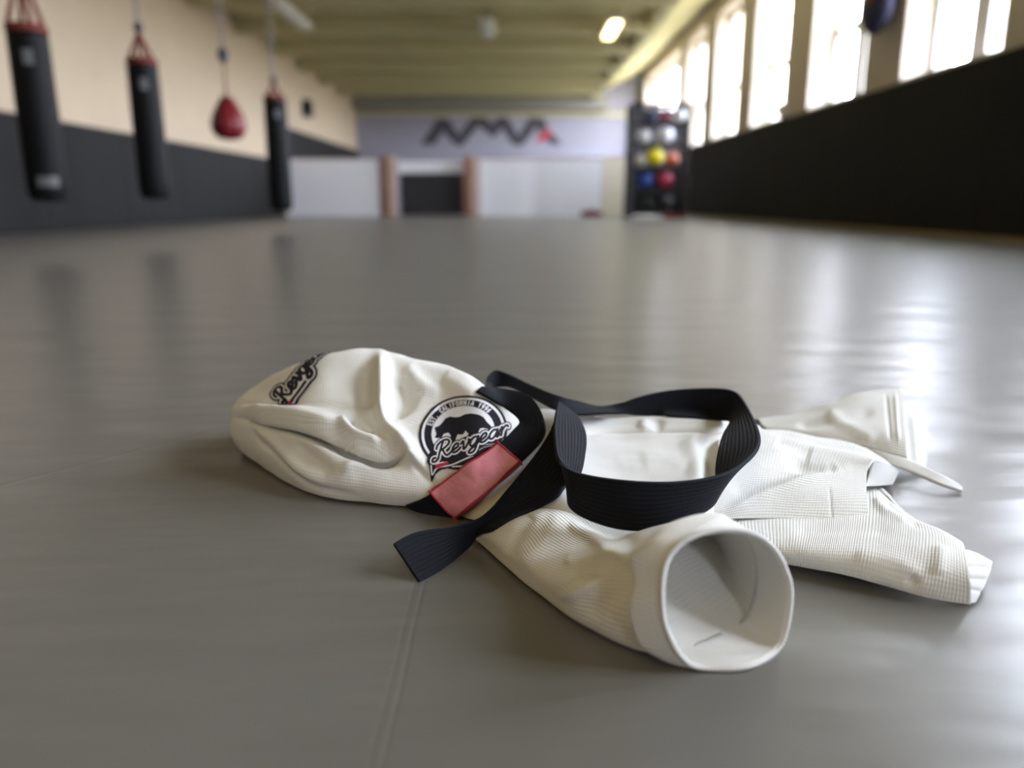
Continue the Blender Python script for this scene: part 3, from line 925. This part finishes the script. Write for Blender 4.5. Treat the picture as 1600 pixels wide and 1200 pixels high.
# cuff: a second layer of cloth inside the opening, and the corded rim
band = np.array([[list(Vector(p))for p in Bg[k]] for k in range(169, 136, -3)])
cen = band.mean(1, keepdims=True)
inn = cen + (band - cen) * np.linspace(.955, .93, len(band))[:, None, None]
grid_mesh('cuff_band', inn, M['gi_plain'], front_sleeve, .0016, closed=True)
def tube_along(name, P, r, mats, parent, m=8, closed=True, twist=0, bead=0.0, pitch=.004):
    P = np.asarray(P); n = len(P)
    T = np.roll(P, -1, 0) - np.roll(P, 1, 0) if closed else np.gradient(P, axis=0)
    T /= np.maximum(np.linalg.norm(T, axis=1, keepdims=True), 1e-9)
    up = np.array([.31, -.88, .35]); up /= np.linalg.norm(up)
    X = np.cross(T, up); X /= np.maximum(np.linalg.norm(X, axis=1, keepdims=True), 1e-9); Y = np.cross(X, T)
    L = np.concatenate([[0], np.cumsum(np.linalg.norm(np.diff(P, axis=0), axis=1))])
    a = np.arange(m) / m * 2 * PI
    rr = r * (1 + bead * np.sin(L[:, None] * 2 * PI / pitch + a[None, :]))
    V = P[:, None] + rr[..., None] * (np.cos(a)[None, :, None] * X[:, None] + np.sin(a)[None, :, None] * Y[:, None])
    idx = np.arange(n * m).reshape(n, m); F = []
    for i in range(n if closed else n - 1):
        for j in range(m):
            F.append((idx[i, j], idx[i, (j + 1) % m], idx[(i + 1) % n, (j + 1) % m], idx[(i + 1) % n, j]))
    me = bpy.data.meshes.new(name); me.from_pydata(V.reshape(-1, 3).tolist(), [], [tuple(int(q) for q in f) for f in F])
    ob = link(name, me, mats, parent)
    return ob
rim = spline(Bg[-1], 600, closed=True)
tube_along('cuff_rim', rim, .0019, M['gi_plain'], front_sleeve, bead=.28, pitch=.0034)

# --- skirt of the jacket, spread to the right in three layers
def back_rows(cols, out=.02):
    res = []
    for c in cols:
        p = c[0]; res.append([Vector((p.x, p.y + out, .003))] + c)
    return res
U = [[Z(*p) for p in c] for c in [
    [(1120, 680, 4.5), (1122, 700, 5.5), (1125, 730, 6), (1120, 770, 5.0), (1112, 800, 3.6), (1108, 812, 2.6)],
    [(1205, 671, 3.8), (1198, 690, 5.2), (1192, 716, 6), (1186, 752, 5.2), (1180, 785, 3.8), (1176, 810, 2.4)],
    [(1278, 682, 3.2), (1268, 700, 4.5), (1260, 722, 5.2), (1252, 755, 4.9), (1246, 787, 3.5), (1242, 811, 2.1)],
    [(1345, 697, 2.6), (1334, 708, 4), (1320, 724, 5.2), (1310, 752, 4.8), (1306, 787, 3.3), (1302, 815, 1.8)],
    [(1403, 737, 2.4), (1385, 726, 4), (1364, 724, 5.2), (1354, 744, 4.8), (1356, 787, 3.1), (1359, 818, 1.5)],
]]
G = net(back_rows(U, .012), 170, 110)
G = folds(G, [([(1130, 800), (1180, 778), (1250, 752), (1320, 735)], 9, .55), ([(1140, 770), (1200, 745), (1270, 722)], 14, -.4),
              ([(1190, 700), (1240, 700), (1330, 715), (1395, 735)], 8, .4), ([(1230, 715), (1280, 735), (1310, 730)], 9, -.4),
              ([(1210, 690), (1270, 712)], 9, -.35), ([(1296, 760), (1300, 812)], 2.0, -.10)])
G = crumple(G, .0016, 24, 21)
flapU = grid_mesh('skirt_flap', G, M['gi'], gi, .003)
HI = [[Z(*p) for p in c] for c in [
    [(1365, 722, 5.2), (1358, 742, 3.4), (1352, 760, 2.2)],
    [(1386, 724, 4.1), (1381, 744, 2.7), (1375, 759, 1.6)],
    [(1405, 736, 2.5), (1400, 747, 1.6), (1395, 757, .9)],
]]
grid_mesh('skirt_lining', net(HI, 40, 30), M['gi_plain'], gi, .003)
Lf = [[Z(*p) for p in c] for c in [
    [(1110, 805, 1.5), (1110, 818, 1.8), (1112, 835, 2.0), (1115, 855, 1.8), (1118, 870, 1.2), (1120, 880, .5)],
    [(1185, 800, 2), (1186, 815, 2.2), (1188, 835, 2.4), (1190, 855, 2.2), (1190, 870, 1.4), (1190, 880, .6)],
    [(1268, 790, 2), (1268, 812, 2.2), (1266, 835, 3.0), (1262, 858, 2.8), (1260, 875, 1.9), (1258, 886, 1.0)],
    [(1352, 757, .8), (1354, 795, 2.0), (1350, 830, 3.2), (1346, 860, 3.2), (1341, 886, 2.2), (1338, 903, 1.1)],
    [(1402, 790, .8), (1408, 812, 2.6), (1406, 842, 3.6), (1402, 872, 3.2), (1398, 902, 2.0), (1395, 919, .9)],
    [(1450, 820, 1.2), (1462, 828, 3.0), (1465, 852, 3.8), (1462, 885, 3.2), (1457, 915, 1.8), (1452, 934, .6)],
    [(1492, 842, 1.6), (1505, 850, 3.0), (1511, 872, 3.6), (1515, 902, 2.8), (1517, 927, 1.4), (1517, 945, .3)],
]]
G = net(back_rows(Lf, .012), 180, 100)
G = folds(G, [([(1235, 830), (1320, 825), (1400, 830)], 9, -.3), ([(1365, 775), (1385, 800), (1420, 815)], 6, .35), ([(1380, 775), (1405, 800), (1440, 822)], 5, -.3),
              ([(1330, 870), (1400, 880), (1440, 905)], 14, .3), ([(1420, 900), (1432, 915)], 8, -.5), ([(1470, 850), (1468, 900)], 12, .25)])
G = crumple(G, .0016, 24, 33)
lu = np.concatenate([[0], np.cumsum(np.linalg.norm(np.diff(G, axis=0), axis=-1).mean(1))]); lv = np.concatenate([[0], np.cumsum(np.linalg.norm(np.diff(G, axis=1), axis=-1).mean(0))])
flapL = grid_mesh('skirt_flap', G, M['gi'], gi, .003, uv=np.stack(np.meshgrid(lu, lv, indexing='ij')[::-1], -1))
T = [[Z(*p) for p in c] for c in [
    [(1498, 857, 2.7), (1503, 880, 2.5), (1508, 905, 1.9), (1512, 928, 1.0), (1514, 942, .4)],
    [(1522, 862, 2.5), (1525, 884, 2.2), (1524, 908, 1.6), (1522, 928, .9), (1520, 942, .3)],
    [(1551, 877, 1.7), (1548, 892, 1.5), (1540, 912, 1.1), (1532, 928, .7), (1525, 941, .2)],
]]
G = net(T, 40, 60)
G = folds(G, [([(1505, 884), (1550, 886)], 3, -.25), ([(1508, 902), (1544, 905)], 3, -.25), ([(1510, 919), (1536, 924)], 3, -.2)])
grid_mesh('vent_tab', G, M['gi_plain'], gi, .004)
Ff = [[Z(*p) for p in c] for c in [
    [(1182, 654, 2.2), (1188, 660, 2.8), (1196, 668, 2.8), (1206, 678, 2)],
    [(1248, 645, 3.6), (1258, 655, 4.2), (1268, 672, 3.8), (1276, 688, 2.5)],
    [(1318, 621, 5.8), (1326, 642, 5.8), (1332, 667, 4.6), (1336, 694, 2.8)],
    [(1368, 611, 6.8), (1376, 638, 6.2), (1378, 672, 4.7), (1380, 704, 2.7)],
    [(1405, 605, 7.2), (1412, 640, 6.2), (1415, 680, 4.4), (1417, 714, 2.4)],
]]
G = net(back_rows(Ff, .03), 110, 70)
G = folds(G, [([(1240, 665), (1300, 660), (1370, 640)], 9, -.4), ([(1384, 615), (1392, 690)], 3, -.18), ([(1398, 612), (1404, 695)], 3, .18), ([(1290, 640), (1330, 668), (1370, 690)], 10, .35)])
G = crumple(G, .0016, 24, 44)
flapF = grid_mesh('skirt_flap', G, M['gi'], gi, .003)
F2 = [[Z(*p) for p in c] for c in [
    [(1400, 612, 6.0), (1402, 650, 4.9), (1404, 690, 3.3), (1406, 725, 1.6)],
    [(1418, 640, 4.9), (1422, 668, 3.9), (1424, 700, 2.4), (1424, 728, 1.2)],
    [(1446, 663, 3.6), (1449, 685, 2.7), (1449, 708, 1.7), (1447, 731, .7)],
]]
G = net(F2, 40, 50)
G = folds(G, [([(1425, 645), (1432, 728)], 6, .3)])
grid_mesh('skirt_lining', G, M['gi_plain'], gi, .003)
E2 = ribbon([(Z(1335, 694, 2.6), Z(1340, 702, 1.8)), (Z(1372, 704, 2.6), Z(1385, 722, 1.6)), (Z(1420, 718, 2.2), Z(1428, 738, 1.4)),
             (Z(1462, 737, 1.7), Z(1466, 754, 1.0)), (Z(1490, 751, 1.1), Z(1490, 762, .7)), (Z(1504, 761, .6), Z(1504, 767, .4))], 60, 9)
grid_mesh('lapel_edge', E2, M['gi_plain'], gi, .0035, offset=-1)

# ------------------------------------------------------------------ the belt
def bvh(G, closed=False):
    n, m = G.shape[:2]; q = np.arange(n * m).reshape(n, m)
    if closed: F = np.stack([q[:-1], q[1:], np.roll(q[1:], -1, 1), np.roll(q[:-1], -1, 1)], -1).reshape(-1, 4)
    else: F = np.stack([q[:-1, :-1], q[1:, :-1], q[1:, 1:], q[:-1, 1:]], -1).reshape(-1, 4)
    return BVHTree.FromPolygons([tuple(p) for p in G.reshape(-1, 3)], [tuple(int(v) for v in f) for f in F])
TREE, TREE_B, TREE_BODY = bvh(A), bvh(Bg, True), bvh(BODY)
def rest_on(G, trees, lift=.004, it=6):
    """where the strap would sink into the cloth, lay it on the cloth instead"""
    o0 = Vector((0, 0, CAM_H))
    push = np.zeros(G.shape[:2])
    for idx in np.ndindex(push.shape):
        p = Vector(G[idx]); r = p - o0; L = r.length; r.normalize()
        for t in trees:
            h = t.ray_cast(o0, r)
            if h[0] is not None and h[3] - lift < L: push[idx] = max(push[idx], L - h[3] + lift)
    for _ in range(it):
        q = push.copy()
        q[1:-1] = np.maximum(q[1:-1], .25 * push[:-2] + .5 * push[1:-1] + .25 * push[2:])
        q[:, 1:-1] = np.maximum(q[:, 1:-1], .25 * push[:, :-2] + .5 * push[:, 1:-1] + .25 * push[:, 2:])
        push = q
    for _ in range(4):
        q = push.copy(); q[1:-1] = .25 * push[:-2] + .5 * push[1:-1] + .25 * push[2:]; push = q
    R_ = G - np.array([0, 0, CAM_H]); R_ /= np.linalg.norm(R_, axis=-1, keepdims=True)
    print('strap push max', push.max())
    return G - R_ * push[..., None]
belt = empty('belt', (.08, .86, 0), label='black cotton belt with a pink red bar, looped on top of the white jacket', cat='belt')
loop = [((872, 628, .985), (902, 650, .99)), ((866, 662, .88), (915, 680, .895)), ((867, 698, .80), (913, 714, .822)), ((871, 716, .77), (905, 744, .776)),
        ((882, 728, .745), (889, 779, .738)), ((905, 739, .72), (905, 804, .715)), ((950, 748, .69), (953, 823, .69)), ((1010, 753, .68), (1008, 828, .68)),
        ((1068, 752, .682), (1062, 815, .684)), ((1120, 744, .695), (1105, 796, .70)), ((1156, 729, .72), (1122, 770, .73)), ((1182, 704, .765), (1119, 740, .775)),
        ((1187, 678, .82), (1123, 706, .83)), ((1176, 650, .92), (1132, 677, .92)), ((1161, 625, 1.0), (1141, 660, 1.0)), ((1140, 609, 1.04), (1124, 657, 1.04)),
        ((1090, 607, 1.06), (1085, 653, 1.06)), ((1035, 612, 1.06), (1030, 650, 1.06)), ((985, 625, 1.05), (985, 648, 1.05)), ((942, 636, 1.05), (947, 646, 1.015)),
        ((908, 629, 1.03), (905, 648, .995)), ((878, 621, 1.0), (870, 641, .985)), ((850, 611, 1.02), (848, 631, 1.0)), ((820, 597, 1.05), (818, 615, 1.04)),
        ((785, 581, 1.09), (790, 604, 1.075)), ((766, 584, 1.085), (764, 608, 1.06)), ((757, 604, 1.05), (762, 618, 1.03))]
G = ribbon([(D(*a), D(*b)) for a, b in loop], 420, 13)
G = rest_on(G, [TREE, TREE_BODY])
ribbon_obj('belt_loop', G, M['belt'], belt)
tail1 = [((634, 790, .872), (676, 818, .835)), ((650, 784, .869), (692, 815, .837)), ((673, 771, .866), (714, 808, .838)), ((727, 732, .872), (766, 766, .845)), ((780, 694, .885), (814, 722, .86)), ((803, 672, .905), (845, 690, .875)),
         ((812, 660, .918), (852, 664, .893)), ((800, 646, .935), (842, 636, .925)), ((780, 632, .955), (824, 618, .95)), ((760, 620, .975), (795, 610, .975)), ((744, 612, .99), (752, 605, 1.01))]
T1 = ribbon([(D(*a), D(*b)) for a, b in tail1], 240, 13)
T1 = rest_on(T1, [TREE, TREE_BODY], .006, 14)
ribbon_obj('belt_tail', T1, M['belt'], belt)
tail2 = [((868, 652, .905), (888, 742, .785)), ((851, 690, .849), (873, 774, .77)), ((822, 730, .815), (832, 797, .767)), ((791, 766, .786), (796, 812, .768)), ((766, 796, .775), (769, 828, .77)),
         ((744, 813, .763), (751, 834, .768)), ((715, 821, .75), (735, 852, .755)), ((680, 827, .735), (706, 878, .722)), ((645, 834, .722), (681, 896, .699)), ((615, 850, .705), (655, 910, .681))]
T2 = ribbon([(D(*a), D(*b)) for a, b in tail2], 220, 13)
T2 = rest_on(T2, [TREE, TREE_BODY, TREE_B], .006)
ribbon_obj('belt_tail', T2, M['belt'], belt)
# pink red bar: a satin sleeve sewn round the end of the first tail
i0, i1 = int(240 * 2 / 10), int(240 * 4 / 10)
barG = T1[i0:i1].copy()
Nn = facing(barG, normals(barG))
ext = barG.copy()
ext[:, 0] += (barG[:, 0] - barG[:, 1]) * .45; ext[:, -1] += (barG[:, -1] - barG[:, -2]) * .45
front = ext + Nn * .0036
front = front + np.abs(crumple(front, .0030, 45, 5, Nn) - front)  * np.sign(Nn)
backg = ext[:, ::-1] - Nn[:, ::-1] * .0031
wrap = np.concatenate([front, backg], 1)
c_ = front[:, 6]; Lb = np.concatenate([[0], np.cumsum(np.linalg.norm(np.diff(c_, axis=0), axis=-1))])
vv = np.concatenate([np.linspace(0, 1, 13), np.linspace(1, 0, 13)])
bar_o = grid_mesh('rank_bar', wrap, M['bar'], belt, 0, closed=True, uv=np.stack(np.meshgrid(Lb, vv, indexing='ij'), -1))
bar_o['label'] = 'pink red satin rank bar sewn round the belt end'
for k in (0, len(front) - 1):
    P = np.concatenate([front[k], backg[k]])
    tube_along('bar_binding', spline(P, 120, closed=True), .0013, M['bar_edge'], bar_o)

# ------------------------------------------------------------------ patches sewn on the bundled sleeve
def inside(Q, poly):
    x, y = Q[..., 0], Q[..., 1]; r = np.zeros(x.shape, bool); n = len(poly)
    for i in range(n):
        x0, y0 = poly[i]; x1, y1 = poly[(i + 1) % n]
        c = ((y0 > y) != (y1 > y)) & (x < (x1 - x0) * (y - y0) / ((y1 - y0) if y1 != y0 else 1e-9) + x0)
        r ^= c
    return r
def strokes_dist(Q, lines, smooth=True):
    d = np.full(Q.shape[:-1], 1e9)
    for l in lines:
        p = spline(np.array(l, float), len(l) * 6) if smooth and len(l) > 2 else np.array(l, float)
        d = np.minimum(d, seg_dist(Q, p)[0])
    return d
SCRIPT = {
    'R': (.80, [[(.17, .02), (.19, .5), (.26, .98)], [(-.02, .66), (.0, .88), (.2, 1.04), (.46, 1.02), (.6, .84), (.52, .64), (.3, .5), (.2, .48)], [(.32, .48), (.44, .22), (.6, .03), (.78, .10)],
                [(.17, .02), (.05, -.10), (-.12, -.04), (-.10, .12), (.02, .12)]]),
    'e': (.46, [[(-.02, .12), (.16, .22), (.32, .36), (.28, .52), (.14, .50), (.05, .30), (.07, .10), (.2, .01), (.36, .08), (.46, .2)]]),
    'v': (.44, [[(0, .40), (.08, .52), (.13, .38), (.17, .03), (.28, .10), (.38, .38), (.36, .52), (.46, .44)]]),
    'g': (.47, [[(.36, .46), (.2, .53), (.05, .36), (.06, .10), (.18, .01), (.32, .14), (.40, .5)], [(.40, .5), (.36, -.16), (.22, -.40), (.04, -.34), (.10, -.18), (.28, -.04), (.47, .14)]]),
    'a': (.50, [[(.36, .46), (.2, .53), (.05, .36), (.06, .10), (.18, .01), (.32, .14), (.40, .5)], [(.40, .5), (.38, .12), (.45, .02), (.53, .14)]]),
    'r': (.42, [[(-.02, .16), (.08, .5), (.14, .44), (.13, .01)], [(.14, .28), (.24, .5), (.36, .53), (.42, .42)]]),
}
def script_word(word, shear=.22):
    out = []; x = 0
    for ch in word:
        w, ls = SCRIPT[ch]
        for l in ls: out.append([(x + a + b * shear, b) for a, b in l])
        x += w
    return out, x
CAPS = {
    'E': [[(.9, 0), (.1, 0), (.1, 1), (.9, 1)], [(.1, .5), (.75, .5)]], 'S': [[(.9, .85), (.6, 1), (.2, .95), (.15, .65), (.8, .4), (.85, .1), (.4, 0), (.1, .15)]],
    'T': [[(0, 1), (1, 1)], [(.5, 1), (.5, 0)]], '.': [[(.45, 0), (.55, .06)]], 'C': [[(.9, .8), (.6, 1), (.2, .9), (.1, .5), (.2, .1), (.6, 0), (.9, .2)]],
    'A': [[(0, 0), (.5, 1), (1, 0)], [(.2, .35), (.8, .35)]], 'L': [[(.15, 1), (.15, 0), (.9, 0)]], 'I': [[(.5, 0), (.5, 1)]], 'F': [[(.15, 0), (.15, 1), (.9, 1)], [(.15, .5), (.75, .5)]],
    'O': [[(.5, 1), (.15, .85), (.1, .5), (.15, .15), (.5, 0), (.85, .15), (.9, .5), (.85, .85), (.5, 1)]], 'R': [[(.15, 0), (.15, 1), (.7, 1), (.85, .78), (.7, .52), (.15, .5)], [(.5, .5), (.9, 0)]],
    'N': [[(.12, 0), (.12, 1), (.88, 0), (.88, 1)]], '1': [[(.25, .8), (.55, 1), (.55, 0)]], '9': [[(.85, .6), (.5, .42), (.15, .6), (.2, .92), (.6, 1), (.85, .75), (.8, .3), (.4, 0)]],
    '6': [[(.75, .98), (.3, .75), (.15, .3), (.4, 0), (.8, .1), (.85, .4), (.5, .55), (.2, .4)]], ' ': [],
}
na, nb_ = A.shape[:2]
# round bear patch: laid out flat in its own units (7.06 per photo pixel), then sewn on to the cloth
PX0, PY0, PS = 640.0, 600.0, 7.06
gx, gy = np.meshgrid(np.linspace(90, 1140, 300), np.linspace(115, 1100, 290), indexing='ij')
fx = (gx[:-1, :-1] + gx[1:, 1:]) / 2; fy = (gy[:-1, :-1] + gy[1:, 1:]) / 2
Q = np.stack([fx, fy], -1)
ecx, ecy, erx, ery = 588, 540, 482, 408
# slight skew of the round outline where the cloth turns away
skx = (Q[..., 0] - ecx) + (Q[..., 1] - ecy) * .10
rad = np.hypot(skx / erx, (Q[..., 1] - ecy) / ery)
K, Wt, Rd, Gr, NONE = 0, 1, 2, 3, -1
pat = np.full(rad.shape, NONE)
pat[rad < 1.0] = K
pat[(rad < .945) & (rad > .885)] = Wt
pat[rad < .715] = Wt
# ring lettering
def ring_text(txt, a0, a1, r0, r1, wid):
    n = len(txt); step = (a1 - a0) / n; cw = step * .74
    phi = np.arctan2(-(Q[..., 1] - ecy) / ery, skx / erx)
    u_all = phi; v_all = (rad - r0) / (r1 - r0)
    res = np.zeros(rad.shape, bool)
    for i, ch in enumerate(txt):
        s = a0 + step * i
        lu = (s - u_all) / (-cw) * -1.0
        lu = (s - u_all) / (-(cw))
        lu = (u_all - s) / cw
        m = (lu > -.3) & (lu < 1.3) & (v_all > -.3) & (v_all < 1.3)
        if not m.any() or not CAPS[ch]: continue
        q = np.stack([lu[m] * .62, v_all[m]], -1)
        d = strokes_dist(q, [[(a * .62, b) for a, b in l] for l in CAPS[ch]], False)
        r_ = np.zeros(rad.shape, bool); r_[m] = d < wid; res |= r_
    return res
rt = ring_text('EST. CALIFORNIA 1996', math.radians(166), math.radians(44), .742, .858, .11)
pat[rt] = Wt
bear = [(275, 490), (330, 468), (375, 420), (400, 385), (450, 366), (510, 374), (560, 368), (610, 342), (680, 330), (760, 345), (810, 370), (850, 428), (890, 468), (918, 510), (915, 545), (870, 535), (858, 505), (810, 492), (778, 502),
        (757, 545), (748, 610), (700, 640), (650, 640), (600, 620), (600, 592), (640, 582), (655, 556), (622, 522), (600, 560), (560, 566), (536, 562), (520, 600), (495, 668), (440, 655), (462, 610), (455, 566), (430, 542), (380, 560), (352, 600), (310, 607), (275, 597), (296, 562), (284, 520)]
pat[inside(Q, bear) & (rad < .72)] = K
low = [(215, 770), (188, 860), (215, 905), (250, 1085), (285, 1000), (345, 950), (455, 925), (520, 945), (600, 942), (690, 918), (790, 845), (900, 760), (1000, 650), (1060, 560), (1060, 480), (700, 590), (430, 650), (300, 690)]
pat[inside(Q, low)] = K
d_ = strokes_dist(Q, [[(238, 885), (250, 1000), (276, 968), (330, 922), (440, 905), (560, 860), (700, 800)]]); pat[d_ < 7] = Wt
d_ = strokes_dist(Q, [[(480, 916), (610, 910), (700, 880), (790, 815), (880, 745)]]); pat[d_ < 8] = Wt
d_ = strokes_dist(Q, [[(750, 690), (800, 680), (930, 668)], [(770, 735), (820, 705), (900, 690)]]); pat[d_ < 6] = Gr
wl, wlen = script_word('Revgear')
ang = math.radians(20.5); SX, SY = 236.0, 166.0
wl = [[(282 + SX * a * math.cos(ang) - SY * b * .10, 846 - SX * a * math.sin(ang) - SY * b) for a, b in l] for l in wl]
wd = strokes_dist(Q, wl)
pat[wd < 40] = K
pat[wd < 27] = Wt
pat[inside(Q, [(285, 895), (425, 862), (300, 870)]) ] = Wt
pat[inside(Q, [(286, 898), (428, 860), (434, 892), (292, 940)])] = Rd
pat[wd < 12.5] = K
keep = pat >= 0
org = Vector((0, 0, CAM_H))
def sew(gx, gy, lift=.0009):
    out = np.zeros(gx.shape + (3,)); ok = np.ones(gx.shape, bool)
    for idx in np.ndindex(gx.shape):
        r = ray(PX0 + gx[idx] / PS, PY0 + gy[idx] / PS).normalized()
        h, n, f, d = TREE.ray_cast(org, r)
        if h is None: ok[idx] = False; continue
        if n.dot(r) > 0: n = -n
        out[idx] = h + n * lift
    return out, ok
PG, ok = sew(gx, gy)
okf = ok[:-1, :-1] & ok[1:, 1:] & ok[1:, :-1] & ok[:-1, 1:]
PM = [M['p_black'], M['p_white'], M['p_red'], M['p_grey']]
rp_ = grid_mesh('round_patch', PG, PM, slv, .0006, offset=1, face_mat=np.maximum(pat, 0), keep=keep & okf, uv=np.stack([gx, gy], -1) * 2e-5)
rp_['label'] = 'round black and white embroidered patch with a walking bear and script lettering'

# second patch, only its lettering in view, running up over the top of the bundle
APX = to_px(A)
def a_param(px, py):
    fr = tv[None, :] < 5.2
    d = np.hypot(APX[..., 0] - px, APX[..., 1] - py) + np.where(np.broadcast_to(fr, APX.shape[:2]), 0, 1e6)
    return np.array(np.unravel_index(np.argmin(d), d.shape), float)
P0, P1, P2 = a_param(446, 630), a_param(475, 588), a_param(424, 620)
eu, ev = (P1 - P0) / 1.65, (P2 - P0)
lx, ly = np.meshgrid(np.linspace(-.35, 3.75, 260), np.linspace(-.75, 1.3, 140), indexing='ij')
flx = (lx[:-1, :-1] + lx[1:, 1:]) / 2; fly = (ly[:-1, :-1] + ly[1:, 1:]) / 2
q2 = np.stack([flx, fly], -1)
w2, l2 = script_word('Revgear', .18)
d2 = strokes_dist(q2, w2)
p2 = np.full(flx.shape, NONE)
p2[d2 < .27] = K
stripe = (flx > -.1) & (flx < 1.75)
p2[stripe & (fly > -.62) & (fly < .1)] = K
p2[stripe & (fly > -.50) & (fly < .05)] = Wt
p2[stripe & (fly > -.38) & (fly < -.20)] = K
p2[d2 < .17] = Wt
p2[(flx > -.05) & (flx < .25) & (fly > -.40) & (fly < -.12)] = Rd
p2[d2 < .095] = K
prm = P0 + lx[..., None] * eu + ly[..., None] * ev
ga, gb = prm[..., 0], prm[..., 1]
okp = (ga > 1) & (ga < na - 2) & (gb > 1) & (gb < nb_ - 2)
ga, gb = np.clip(ga, 1, na - 2.001), np.clip(gb, 1, nb_ - 2.001)
a0, b0 = np.floor(ga).astype(int), np.floor(gb).astype(int); fa_, fb_ = (ga - a0)[..., None], (gb - b0)[..., None]
AN = facing(A, normals(A)); 
def samp(T_): return T_[a0, b0] * (1 - fa_) * (1 - fb_) + T_[a0 + 1, b0] * fa_ * (1 - fb_) + T_[a0, b0 + 1] * (1 - fa_) * fb_ + T_[a0 + 1, b0 + 1] * fa_ * fb_
SG = samp(A) + samp(AN) * .0010
okf = okp[:-1, :-1] & okp[1:, 1:]
wp_ = grid_mesh('word_patch', SG, PM, slv, .0006, offset=1, face_mat=np.maximum(p2, 0), keep=(p2 >= 0) & okf, uv=np.stack([lx, ly], -1) * .02)
wp_['label'] = 'black and white script patch running over the top of the bundled sleeve'
